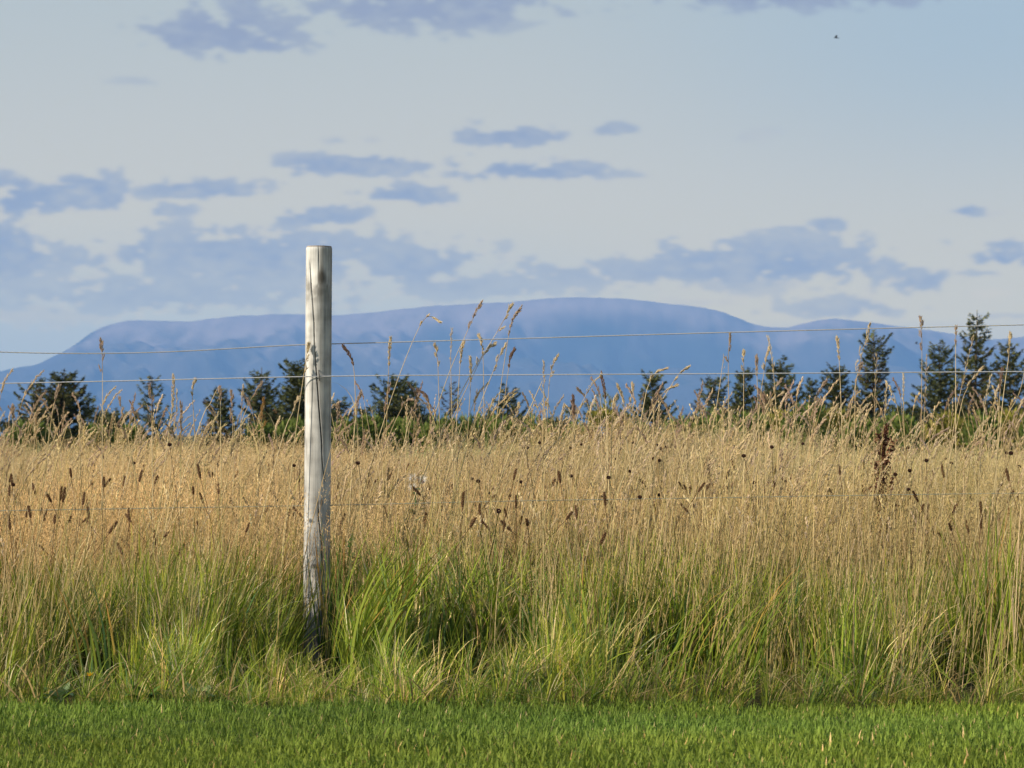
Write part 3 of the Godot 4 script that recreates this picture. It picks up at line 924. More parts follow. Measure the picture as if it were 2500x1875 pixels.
func leafy_weed(called: String, label: String, category: String, at: Vector3, leaves: int, length: float, width: float, rise: float, col: Color, lobes := 0) -> Node3D:
	var o := thing(called, at, label, category)
	for k in leaves:
		var g := Geo.new()
		var a := TAU * k / leaves + rf(-0.4, 0.4)
		var d := Vector3(cos(a), rise * rf(0.6, 1.5), sin(a)).normalized()
		g.tube(PackedVector3Array([Vector3.ZERO, d * length * 0.5]), even(2, 0.0018, 0.0012), 4, col, col)
		leaf_shape(g, d * length * 0.45, d, length * rf(0.8, 1.1), width * rf(0.8, 1.1), rf(0.5, 1.6), col.lerp(GREEN_B, rf(0, 0.3)), lobes)
		part("leaf", g.mesh(), M.leaf, o)
	return o


func thistle(label: String, at: Vector3, h: float, fluff: bool) -> void:
	var o := thing("thistle_plant", at, label, "thistle")
	var pts := stem_points(Vector3.ZERO, rf(0, TAU), h, 0.03, 0.2, 6)
	var g := Geo.new()
	g.tube(pts, even(7, 0.003, 0.0018), 5, BLUEGREEN, BLUEGREEN)
	part("stem", g.mesh(), M.leaf, o)
	for k in 22:
		var f := rf(0.25, 1.0)
		var p := pts[0].lerp(pts[6], f)
		var a := k * 2.4
		g = Geo.new()
		leaf_shape(g, p, Vector3(cos(a), rf(0.3, 1.1), sin(a)).normalized(), rf(0.06, 0.12) * (1.25 - 0.6 * f), rf(0.018, 0.03), rf(0.4, 1.5), BLUEGREEN.lerp(GREEN_A, rf(0, 0.6)), 4)
		part("leaf", g.mesh(), M.leaf, o)
	if fluff:
		for k in 3:
			g = Geo.new()
			var c := pts[6] + Vector3(rf(-0.04, 0.03), rf(-0.03, 0.05), rf(-0.02, 0.02))
			for q in 160:
				var d := Vector3(rf(-1, 1), rf(-0.8, 1), rf(-1, 1)).normalized()
				g.diamond(c, c + d * rf(0.012, 0.024), 0.00035, d.cross(Vector3(0.2, 0.3, 0.9)), Color(0.72, 0.68, 0.62))
			part("seed_fluff", g.mesh(), M.dry, o)
			g = Geo.new()
			g.tube(PackedVector3Array([pts[5], c]), even(2, 0.0014, 0.0012), 4, TAN_A, TAN_A)
			g.spindle(c - Vector3(0, 0.012, 0), c + Vector3(0, 0.003, 0), 0.006, 6, Color(0.22, 0.13, 0.08))
			part("seed_cup", g.mesh(), M.dry, o)


func dock(at: Vector3, h: float) -> void:
	var o := thing("dock_plant", at, "dead dark red dock plant standing upright in the dry grass near the right", "dock")
	var red := Color(0.085, 0.034, 0.022)
	var pale := Color(0.27, 0.14, 0.075)
	var g := Geo.new()
	var pts := stem_points(Vector3.ZERO, 0.2, h, 0.02, 0.05, 10)
	g.tube(pts, even(11, 0.0035, 0.0012), 5, red, red)
	part("stem", g.mesh(), M.dry, o)
	for k in 9:
		var f := 0.46 + 0.058 * k
		var p := pts[0].lerp(pts[10], f)
		var a := k * 2.2
		var l := rf(0.16, 0.24) * (1.2 - f * 0.85)
		var d := Vector3(cos(a) * 0.32, 1.0, sin(a) * 0.32).normalized()
		g = Geo.new()
		g.tube(PackedVector3Array([p, p + d * l]), even(2, 0.0016, 0.0008), 4, red, red)
		for q in 170:
			var c := p + d * l * rng.randf() + Vector3(rf(-1, 1), rf(-1, 1), rf(-1, 1)) * rf(0.002, 0.018)
			var e := Vector3(rf(-1, 1), rf(-1, 1), rf(-1, 1)).normalized()
			g.diamond(c, c + e * rf(0.008, 0.013), rf(0.0028, 0.0045), Vector3(rf(-1, 1), rf(-1, 1), rf(-1, 1)), mixed(red, pale) if rng.randf() < 0.75 else red)
		part("seed_branch", g.mesh(), M.dry, o)
	g = Geo.new()
	for q in 60:
		var c := pts[9].lerp(pts[10], rf(-0.6, 1.3)) + Vector3(rf(-1, 1), 0, rf(-1, 1)) * 0.006
		g.diamond(c, c + Vector3(rf(-1, 1), rf(-0.5, 1), rf(-1, 1)).normalized() * 0.008, 0.003, Vector3(rf(-1, 1), rf(-1, 1), rf(-1, 1)), red)
	part("seed_branch", g.mesh(), M.dry, o)


func knapweed_plant(at: Vector3) -> void:
	var o := thing("knapweed_plant", at, "branching dark green knapweed with leaves, right of the post", "knapweed")
	var c := Color(0.075, 0.075, 0.025)
	var g := Geo.new()
	var a := Vector3(0.015, 0.29, 0)
	g.tube(PackedVector3Array([Vector3.ZERO, Vector3(0.006, 0.15, 0), a]), even(3, 0.0025, 0.0022), 5, c, c)
	part("stem", g.mesh(), M.leaf, o)
	var ends := [Vector3(0.055, 0.47, 0.01), Vector3(-0.005, 0.42, -0.01)]
	for e in ends:
		g = Geo.new()
		g.tube(through([a, a.lerp(e, 0.5) + Vector3(0.004, 0, 0), e], 4), even(9, 0.002, 0.0014), 4, c, c)
		part("branch", g.mesh(), M.leaf, o)
	g = Geo.new()
	for q in 40:
		var d := Vector3(rf(-1, 1), rf(-1, 1), rf(-1, 1)).normalized()
		g.spindle(ends[0] + d * 0.003, ends[0] + d * 0.009, 0.0026, 3, Color(0.045, 0.018, 0.02))
	part("seed_head", g.mesh(), M.dry, o)
	for k in 3:
		g = Geo.new()
		var d := Vector3([1.0, -1.0, 0.9][k], [0.45, 0.15, 0.2][k], 0.3).normalized()
		leaf_shape(g, Vector3(0.012, [0.235, 0.295, 0.12][k], 0), d, 0.06, 0.024, 0.8, Color(0.045, 0.075, 0.02))
		part("leaf", g.mesh(), M.leaf, o)


# ---------------------------------------------------------------- trees and bushes

func spruce(label: String, at: Vector3, h: float, r: float, density: float, brown: float) -> void:
	var o := thing("spruce_tree", at, label, "spruce", "young spruces beyond the field")
	var g := Geo.new()
	var lean := Vector3(rf(-0.03, 0.03), 0, rf(-0.03, 0.03)) * h
	var trunk := through([Vector3(0, -0.05, 0), lean * 0.3 + Vector3(0, h * 0.5, 0), lean + Vector3(0, h, 0)], 6)
	g.tube(trunk, even(13, 0.014 * h + 0.02, 0.006), 6, Color(0.10, 0.075, 0.055), Color(0.12, 0.09, 0.05))
	part("trunk", g.mesh(), M.bark, o)
	g = Geo.new()
	var dark := Color(0.044, 0.058, 0.022)
	var light := Color(0.138, 0.145, 0.060)
	var rust := Color(0.115, 0.062, 0.034)
	var y := 0.05
	var tone := rf(0.85, 1.2)
	while y < h * 0.93:
		var f := y / h
		var reach := r * (0.08 + 0.92 * pow(1.0 - f, 0.54)) * (1.0 + 0.35 * noise(at.x * 37.0 + y * 90.0, at.z * 10.0))
		var gap := lerpf(0.14, 0.24, f) * (1.0 + 0.5 * (1.0 - minf(density, 1.0)))
		var count := int(round(lerpf(11.0, 5.5, f) * density))
		var turn := rf(0, TAU)
		var rusty := rng.randf() < brown
		for b in maxi(count, 3):
			var az := turn + TAU * b / maxf(count, 3) + rf(-0.35, 0.35)
			var l := reach * rf(0.60, 1.32)
			var up := lerpf(0.05, 0.75, f) + rf(-0.15, 0.15)
			var base := Vector3(lean.x, 0, lean.z) * f + Vector3(0, y + rf(-0.06, 0.06), 0)
			var out := Vector3(cos(az), 0, sin(az))
			var pts := PackedVector3Array()
			var steps := 5
			for k in steps + 1:
				var t := float(k) / steps
				pts.push_back(base + out * l * t * cos(up * 0.6) + Vector3.UP * l * (up * t + lerpf(-0.35, 0.0, f) * t * (1.0 - t) * 2.0 + 0.16 * t * t))
			g.tube(pts, even(steps + 1, 0.008 + 0.006 * l, 0.003), 3, Color(0.09, 0.07, 0.05), dark)
			var n := int(ceil(l / 0.036))
			for k in n:
				var t := (k + rf(0.2, 1.0)) / n
				if rng.randf() > 0.35 + 0.65 * t + 0.3 * density:
					continue
				var p := base.lerp(pts[steps], t)
				p.y = lerpf(pts[int(t * steps)].y, pts[mini(int(t * steps) + 1, steps)].y, fposmod(t * steps, 1.0)) if t < 1.0 else pts[steps].y
				var col := mixed(dark, light) * tone
				if rusty and rng.randf() < 0.75 or rng.randf() < brown * 0.3:
					col = mixed(rust, light)
				for s in [-1.0, 1.0]:
					var tw := (out.rotated(Vector3.UP, s * rf(0.45, 1.1)) + Vector3.UP * rf(-0.35, 0.5)).normalized()
					var tl := minf(rf(0.10, 0.24), 0.10 + l * (1.05 - t) * 0.55)
					g.diamond(p, p + tw * tl, rf(0.026, 0.050), Vector3(rf(-1, 1), rf(-0.3, 0.3), rf(-1, 1)), col)
					if rng.randf() < 0.8:
						g.diamond(p + tw * tl * 0.4, p + tw * tl * 0.4 + (tw + Vector3(rf(-1, 1), rf(-0.2, 0.9), rf(-1, 1)) * 0.7).normalized() * tl * 0.7, rf(0.012, 0.022), Vector3(rf(-1, 1), rf(-0.3, 0.3), rf(-1, 1)), col * rf(0.85, 1.15))
			var tipd := (pts[steps] - pts[steps - 1]).normalized()
			g.diamond(pts[steps] - tipd * 0.05, pts[steps] + tipd * rf(0.05, 0.12), 0.022, Vector3.UP.cross(out), mixed(light, dark) * tone)
		y += gap * rf(0.8, 1.2)
	for k in 26:
		var f := rf(0.80, 1.0)
		var p := trunk[12].lerp(trunk[6], (1.0 - f) * 2.0)
		var a := rf(0, TAU)
		var d := Vector3(cos(a), rf(0.5, 1.6), sin(a)).normalized()
		g.diamond(p, p + d * rf(0.05, 0.10) * (1.4 - f), 0.012, Vector3(rf(-1, 1), 0, rf(-1, 1)), mixed(dark, light))
	part("crown", g.mesh(), M.needle, o)


func bush(label: String, at: Vector3, h: float, r: float, tone: int) -> void:
	var o := thing("green_bush", at, label, "bush", "bushes along the far edge of the field")
	var ca: Color = [Color(0.080, 0.120, 0.026), Color(0.180, 0.175, 0.034), Color(0.170, 0.135, 0.035), Color(0.040, 0.052, 0.022)][tone]
	var cb: Color = [Color(0.150, 0.190, 0.050), Color(0.250, 0.230, 0.050), Color(0.110, 0.140, 0.035), Color(0.105, 0.112, 0.048)][tone]
	var g := Geo.new()
	for k in 9:
		var a := rf(0, TAU)
		var d := Vector3(cos(a) * r * 0.7, h * rf(0.5, 0.9), sin(a) * r * 0.7)
		g.tube(PackedVector3Array([Vector3.ZERO, d]), even(2, 0.015, 0.004), 4, Color(0.08, 0.06, 0.04), ca)
	part("stems", g.mesh(), M.bark, o)
	g = Geo.new()
	var lumps := []
	for k in 7:
		var a := rf(0, TAU)
		var q := rf(0.15, 0.75)
		lumps.append([Vector3(cos(a) * r * q, h * rf(0.42, 0.82) * (1.08 - q * 0.3), sin(a) * r * q), rf(0.30, 0.52) * minf(r, h)])
	lumps.append([Vector3(0, h * 0.72, 0), h * 0.28])
	for l in lumps:
		for k in 190:
			var d := Vector3(rf(-1, 1), rf(-0.7, 1.0), rf(-1, 1)).normalized()
			var c: Vector3 = l[0]
			var s: float = l[1]
			var p := c + d * s * pow(rng.randf(), 0.45)
			if p.y < 0.03:
				continue
			var e := (d * 0.6 + Vector3.UP * rf(0.4, 1.1) + Vector3(rf(-1, 1), 0, rf(-1, 1)) * 0.4).normalized()
			g.diamond(p, p + e * rf(0.08, 0.17), rf(0.014, 0.030), Vector3(rf(-1, 1), rf(-0.3, 0.3), rf(-1, 1)), mixed(ca, cb))
	part("crown", g.mesh(), M.needle, o)


func trees() -> void:
	spruce("broad dense dark spruce, the widest tree left of the post", Vector3(-12.95, 0, -92), 2.61, 1.04, 1.35, 0.06)
	spruce("thin brownish spruce leaning against the left side of the widest spruce", Vector3(-14.17, 0, -95), 2.31, 0.86, 0.7, 0.45)
	spruce("small spindly spruce just right of the widest spruce at the left", Vector3(-13.75, 0, -104), 2.06, 0.60, 0.6, 0.2)
	spruce("low young spruce below the second wire, two trees right of the widest spruce", Vector3(-12.38, 0, -100), 1.57, 0.77, 0.9, 0.1)
	spruce("sparse grey-green spruce with thin leader, midway between widest spruce and post", Vector3(-13.25, 0, -118), 2.84, 0.85, 0.55, 0.05)
	spruce("slim bushy spruce, third tree left of the post", Vector3(-9.34, 0, -102), 2.21, 0.66, 1.0, 0.08)
	spruce("full spruce with tufted top, second tree left of the post", Vector3(-7.84, 0, -100), 2.83, 0.77, 1.0, 0.05)
	spruce("dark dense spruce half hidden behind the left edge of the post", Vector3(-6.37, 0, -96), 2.90, 1.01, 1.3, 0.05)
	spruce("low dark spruce touching the right edge of the post", Vector3(-5.26, 0, -98), 1.72, 0.70, 1.1, 0.1)
	spruce("low rounded spruce, second tree right of the post", Vector3(-4.67, 0, -101), 1.58, 0.58, 0.9, 0.1)
	spruce("bulky dark spruce with leaning top, under the second wire right of the post", Vector3(-3.62, 0, -98), 2.55, 1.08, 1.15, 0.08)
	spruce("slim second top rising beside the bulky spruce right of the post", Vector3(-3.18, 0, -101), 2.37, 0.68, 0.9, 0.06)
	spruce("half dead reddish spruce among the tallest grass heads", Vector3(-1.97, 0, -103), 2.37, 0.74, 0.4, 0.75)
	spruce("narrow lone spruce right of the half dead reddish one", Vector3(-0.17, 0, -106), 2.36, 0.76, 0.8, 0.08)
	spruce("very thin young spruce, left of the olive round bush", Vector3(2.08, 0, -112), 1.92, 0.39, 0.6, 0.2)
	spruce("faint bluish sapling right beside the olive round bush", Vector3(3.04, 0, -125), 2.11, 0.36, 0.5, 0.05)
	spruce("pointed spruce with brownish lower branches, right of the olive round bush", Vector3(4.41, 0, -100), 2.70, 0.77, 1.0, 0.12)
	spruce("brownish spruce with open crown, left of four crowded spruces", Vector3(6.82, 0, -108), 2.61, 0.88, 0.85, 0.15)
	spruce("slender pointed spruce at the left end of the crowded right-hand row", Vector3(7.46, 0, -103), 2.88, 0.65, 1.0, 0.06)
	spruce("short bushy spruce leaning on a taller one in the crowded row", Vector3(8.01, 0, -100), 2.29, 0.57, 1.1, 0.05)
	spruce("spruce with thin bare leader in the middle of the crowded row", Vector3(8.97, 0, -106), 3.23, 0.96, 1.05, 0.05)
	spruce("small spruce between two taller ones in the crowded row", Vector3(10.22, 0, -109), 2.64, 0.54, 0.9, 0.05)
	spruce("dense spruce left of the spruce behind the red dock", Vector3(10.55, 0, -104), 3.02, 0.80, 1.15, 0.05)
	spruce("tall spruce with open whorls behind the red dock plant", Vector3(11.30, 0, -100), 3.90, 1.05, 0.85, 0.14)
	spruce("wide spruce with needle-thin leader, left of the tallest spruce", Vector3(14.51, 0, -108), 3.83, 1.08, 0.9, 0.05)
	spruce("tallest spruce, with separate tiers and a long bare leader", Vector3(13.91, 0, -96), 4.46, 0.83, 0.75, 0.16)
	spruce("tall open spruce right of the tallest spruce", Vector3(15.47, 0, -99), 3.67, 0.85, 0.8, 0.1)
	spruce("dense spruce cut by the right edge of the view", Vector3(16.89, 0, -101), 2.90, 0.97, 1.0, 0.08)
	spruce("spruce standing beyond the right edge of the view", Vector3(18.00, 0, -104), 3.71, 0.90, 0.9, 0.08)
	spruce("spruce standing beyond the left edge of the view", Vector3(-16.73, 0, -99), 2.13, 1.04, 1.0, 0.08)
	bush("dark thicket behind the foot of the grass heads just right of the post", Vector3(-5.65, 0, -96), 1.51, 0.54, 3)
	bush("dark thicket between the bulky spruce and the half dead reddish one", Vector3(-2.80, 0, -101), 1.40, 0.67, 3)
	bush("dark thicket left of the narrow lone spruce", Vector3(-0.78, 0, -96), 1.35, 0.63, 3)
	bush("dark thicket right of the narrow lone spruce", Vector3(0.31, 0, -97), 1.30, 0.46, 3)
	bush("dark thicket left of the very thin young spruce", Vector3(1.39, 0, -97), 1.22, 0.64, 3)
	bush("dark thicket left of the brownish open spruce", Vector3(5.68, 0, -102), 1.39, 0.67, 3)
	bush("dark thicket between the brownish open spruce and the crowded row", Vector3(6.77, 0, -99), 1.56, 0.56, 3)
	bush("dark thicket in the first gap of the crowded row", Vector3(7.58, 0, -98), 1.72, 0.55, 3)
	bush("dark thicket right of the bare-leader spruce in the crowded row", Vector3(9.19, 0, -102), 1.76, 0.58, 3)
	bush("dark thicket left of the dense spruce in the crowded row", Vector3(9.57, 0, -98), 1.67, 0.46, 3)
	bush("dark thicket left of the tall spruce behind the red dock", Vector3(10.83, 0, -101), 1.75, 0.57, 3)
	bush("dark thicket right of the tall spruce behind the red dock", Vector3(11.89, 0, -99), 1.56, 0.65, 3)
	bush("dark thicket left of the wide needle-thin-leader spruce", Vector3(12.74, 0, -100), 1.67, 0.57, 3)
	bush("dark thicket left of the tallest spruce", Vector3(13.44, 0, -96), 1.79, 0.54, 3)
	bush("dark thicket right of the tallest spruce", Vector3(15.07, 0, -100), 1.83, 0.57, 3)
	bush("dark thicket between small spindly spruce and low young spruce at left", Vector3(-12.39, 0, -97), 1.40, 0.46, 3)
	bush("dark thicket between the two spruces nearest the post on its left", Vector3(-7.41, 0, -101), 1.58, 0.57, 3)
	bush("dark thicket at the far left edge below the thin brownish spruce", Vector3(-15.60, 0, -101), 1.29, 0.57, 3)
	bush("green bush under the half dead reddish spruce", Vector3(-0.81, 0, -65), 1.11, 0.58, 0)
	bush("small green bush at the foot of the narrow lone spruce", Vector3(-0.25, 0, -62), 1.04, 0.39, 0)
	bush("rounded green bush left of the very thin young spruce", Vector3(0.49, 0, -67), 1.08, 0.53, 0)
	bush("olive round bush left of the pointed spruce with brownish branches", Vector3(2.06, 0, -69), 1.56, 0.52, 1)
	bush("low green bush left of the olive round bush", Vector3(1.31, 0, -63), 0.93, 0.46, 0)
	bush("low green bush right of the olive round bush", Vector3(2.57, 0, -66), 0.98, 0.49, 0)
	bush("green bush right of the pointed spruce with brownish branches", Vector3(3.28, 0, -64), 0.99, 0.57, 0)
	bush("wide green bush below the brownish open spruce", Vector3(4.26, 0, -69), 1.30, 0.69, 0)
	bush("wide bright green bush below the slender pointed spruce", Vector3(4.89, 0, -67), 1.17, 0.67, 0)
	bush("yellowish bush in front of the crowded spruces", Vector3(5.84, 0, -70), 1.26, 0.49, 1)
	bush("wide green bush right of the yellowish bush", Vector3(6.08, 0, -66), 1.29, 0.66, 0)
	bush("ochre tinged bush left of the red dock plant", Vector3(7.00, 0, -69), 1.26, 0.62, 2)
	bush("green bush directly left of the red dock plant", Vector3(6.96, 0, -63), 1.11, 0.53, 0)
	bush("green bush directly right of the red dock plant", Vector3(8.12, 0, -66), 1.07, 0.66, 0)
	bush("olive bush left of the tallest spruce", Vector3(9.20, 0, -68), 1.19, 0.68, 1)
	bush("green bush at the foot of the tallest spruce", Vector3(9.51, 0, -65), 1.12, 0.61, 0)
	bush("olive bush at the foot of the spruce right of the tallest", Vector3(10.48, 0, -67), 1.24, 0.63, 1)
	bush("green bush at the right edge of the view", Vector3(10.73, 0, -65), 1.22, 0.55, 0)
	bush("small green bush between the bulky spruce and the half dead one", Vector3(-1.49, 0, -64), 1.07, 0.47, 0)
	bush("low green bush below the bulky spruce", Vector3(-2.21, 0, -66), 1.01, 0.59, 0)
	bush("low green bush, second right of the post", Vector3(-2.88, 0, -65), 1.06, 0.48, 0)
	bush("low green bush nearest the right side of the post", Vector3(-3.30, 0, -63), 0.97, 0.40, 0)
	bush("low green bush nearest the left side of the post", Vector3(-4.39, 0, -65), 0.95, 0.55, 0)
	bush("low green bush, second left of the post", Vector3(-5.06, 0, -64), 0.88, 0.54, 0)
	bush("low green bush beside the low young spruce at the left", Vector3(-7.81, 0, -66), 0.91, 0.38, 0)
	bush("low green bush below the small spindly spruce", Vector3(-8.75, 0, -67), 0.89, 0.42, 0)
	bush("low green bush below the thin brownish spruce", Vector3(-10.01, 0, -66), 0.96, 0.49, 0)


# ---------------------------------------------------------------- hills

var RIDGE := PackedVector2Array()


func ridge(x: float) -> float:
	var n := RIDGE.size()
	if x <= RIDGE[0].x:
		return RIDGE[0].y
	for k in n - 1:
		if x <= RIDGE[k + 1].x:
			var p0 := RIDGE[maxi(k - 1, 0)]
			var p1 := RIDGE[k]
			var p2 := RIDGE[k + 1]
			var p3 := RIDGE[mini(k + 2, n - 1)]
			var h := p2.x - p1.x
			var t := (x - p1.x) / h
			var m1 := (p2.y - p0.y) / maxf(p2.x - p0.x, 1.0) * h
			var m2 := (p3.y - p1.y) / maxf(p3.x - p1.x, 1.0) * h
			var t2 := t * t
			var t3 := t2 * t
			return (2 * t3 - 3 * t2 + 1) * p1.y + (t3 - 2 * t2 + t) * m1 + (-2 * t3 + 3 * t2) * p2.y + (t3 - t2) * m2
	return RIDGE[n - 1].y


const CORRIES := [[560.0, 18600.0, 700.0, 900.0, 190.0], [1250.0, 18300.0, 520.0, 1100.0, 230.0], [1750.0, 17300.0, 330.0, 1700.0, 200.0], [2560.0, 18500.0, 330.0, 700.0, 150.0], [-420.0, 19000.0, 200.0, 450.0, 90.0], [-2420.0, 19200.0, 230.0, 400.0, 80.0]]


func bitten(x: float, d: float) -> float:
	var bite := 0.0
	for c in CORRIES:
		var e: float = pow((x - c[0]) / c[2], 2.0) + pow((d - c[1]) / c[3], 2.0)
		bite += c[4] * exp(-e * e * 1.2)
	return bite


func hill(x: float, z: float) -> float:
	var d := -z
	if d > 20000.0:
		return (ridge(x) + 5.0 * noise(x * 0.9, 3.0)) * (1.0 - 0.5 * smooth(20000.0, 24000.0, d))
	var t := clampf((d - 13000.0) / 7000.0, 0.0, 1.0)
	var s := pow(t, 1.25) * (0.55 + 0.45 * t)
	var body := (5.0 * noise(x * 0.9, 3.0) + ridge(x + 500.0 * noise(x * 0.04, d * 0.04) * (1.0 - t))) * s
	var gully := 1.0 - absf(noise(x * 0.11 + 0.02 * d, d * 0.035)) * 2.4
	var knob := noise(x * 0.30, d * 0.22)
	var room := t * (1.0 - t) * 4.0 * smooth(1.0, 0.9, t)
	var bite := bitten(x, d)
	return maxf(body - room * (gully * 125.0 + knob * 45.0 + 20.0) - bite * (1.0 - smooth(0.93, 1.0, t)), -2.0 + 4.0 * t)


func hills() -> void:
	RIDGE = PackedVector2Array([
		Vector2(-5814, 406), Vector2(-4945, 363), Vector2(-4075, 372), Vector2(-3206, 401), Vector2(-3119, 421), Vector2(-2988, 441),
		Vector2(-2887, 488), Vector2(-2771, 546), Vector2(-2699, 595), Vector2(-2626, 650), Vector2(-2539, 688), Vector2(-2423, 714),
		Vector2(-2249, 720), Vector2(-2046, 714), Vector2(-1930, 725), Vector2(-1757, 746), Vector2(-1583, 754), Vector2(-1467, 760),
		Vector2(-1322, 757), Vector2(-1119, 754), Vector2(-887, 769), Vector2(-597, 801), Vector2(-307, 821), Vector2(-17, 835),
		Vector2(186, 856), Vector2(359, 864), Vector2(562, 862), Vector2(794, 847), Vector2(968, 827), Vector2(1142, 806),
		Vector2(1287, 783), Vector2(1403, 740), Vector2(1548, 688), Vector2(1693, 673), Vector2(1751, 679), Vector2(1838, 705),
		Vector2(2012, 728), Vector2(2157, 717), Vector2(2359, 691), Vector2(2591, 662), Vector2(2765, 633), Vector2(2910, 609),
		Vector2(3026, 601), Vector2(3206, 618), Vector2(3751, 662), Vector2(4620, 595), Vector2(6070, 435),
	])
	var g := Geo.new()
	var nx := 340
	var nd := 140
	for j in nd + 1:
		var d := 12800.0 + 10200.0 * j / nd
		for i in nx + 1:
			var x := (-0.215 + 0.43 * i / nx) * d
			g.put(Vector3(x, hill(x, -d), -d), Vector3.UP, Color.WHITE)
	for j in nd + 1:
		for i in nx + 1:
			var k := j * (nx + 1) + i
			var p := g.v[k]
			var across := g.v[j * (nx + 1) + mini(i + 1, nx)] - g.v[j * (nx + 1) + maxi(i - 1, 0)]
			var away := g.v[mini(j + 1, nd) * (nx + 1) + i] - g.v[maxi(j - 1, 0) * (nx + 1) + i]
			var nn := across.cross(away).normalized()
			var up := clampf(p.y / 800.0, 0.0, 1.0)
			var v := noise(p.x * 0.13, p.z * 0.10) + 0.6 * noise(p.x * 0.5, p.z * 0.2)
			var streak := noise(p.x * 0.9 + 0.1 * p.z, p.z * 0.12)
			var c := HILL_LOW.lerp(HILL_MID, smooth(0.08, 0.50, up + v * 0.35)).lerp(HILL_TOP, smooth(0.50, 0.92, up + v * 0.26 + streak * 0.10))
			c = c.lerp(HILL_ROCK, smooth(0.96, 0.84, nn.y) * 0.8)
			# shade of the corries painted dark into the hill colour
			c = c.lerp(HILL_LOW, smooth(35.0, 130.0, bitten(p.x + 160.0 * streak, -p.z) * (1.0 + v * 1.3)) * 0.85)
			g.n[k] = nn
			g.c[k] = c * (1.0 + streak * 0.28)
	for j in nd:
		for i in nx:
			var a := j * (nx + 1) + i
			g.tri(a, a + nx + 1, a + 1)
			g.tri(a + 1, a + nx + 1, a + nx + 2)
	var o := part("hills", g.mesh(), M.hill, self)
	tag(o, "long blue hazy hills with rounded tops behind the trees", "", "", "structure")


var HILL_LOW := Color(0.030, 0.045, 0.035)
var HILL_MID := Color(0.120, 0.105, 0.075)
var HILL_TOP := Color(0.400, 0.315, 0.270)
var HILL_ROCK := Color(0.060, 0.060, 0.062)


# ---------------------------------------------------------------- fence

const POST_R := 0.0413


func interp(p: Array, y: float) -> float:
	# p: [y0, a0], [y1, a1], ... from the bottom up
	for k in p.size() - 1:
		if y <= p[k + 1][0]:
			return lerpf(p[k][1], p[k + 1][1], clampf((y - p[k][0]) / (p[k + 1][0] - p[k][0]), 0.0, 1.0))
	return p[p.size() - 1][1]


# cracks as [height, angle from the camera side in degrees]
const CRACK_A := [[0.545, 37.0], [0.630, 22.6], [0.672, 21.0], [0.803, 6.0], [0.886, -4.0], [0.954, -11.5], [1.049, -18.0], [1.136, -28.0], [1.214, -38.0], [1.25, -41.0]]
const CRACK_B := [[0.02, 25.0], [0.154, 27.0], [0.319, 27.0], [0.371, 22.0], [0.439, 10.0], [0.50, 8.0]]
const CRACK_C := [[1.20, 4.0], [1.31, 0.0]]
const KNOTS_AND_FOOT_SHADE := [[1.196, 16.0, 0.020, 0.034, 1.0], [1.150, -6.0, 0.030, 0.016, 0.5], [1.165, -42.0, 0.014, 0.020, 0.45], [0.293, -6.0, 0.014, 0.006, 0.7], [0.490, 18.0, 0.010, 0.012, 0.6], [0.66, -52.0, 0.004, 0.03, 0.4], [0.07, 5.0, 0.03, 0.06, 0.2]]  # the last entry paints grass shadow on the foot


func crack(p: Array, y: float, ang: float, width: float) -> float:
	if y < p[0][0] or y > p[p.size() - 1][0]:
		return 0.0
	var ends := minf(1.0, minf(y - p[0][0], p[p.size() - 1][0] - y) / 0.06)
	var a := interp(p, y) + 1.2 * noise(y * 900.0, 5.0)
	var dist := absf(angle_difference(deg_to_rad(a), ang)) * POST_R
	return ends * (1.0 - smooth(width * 0.4, width, dist))


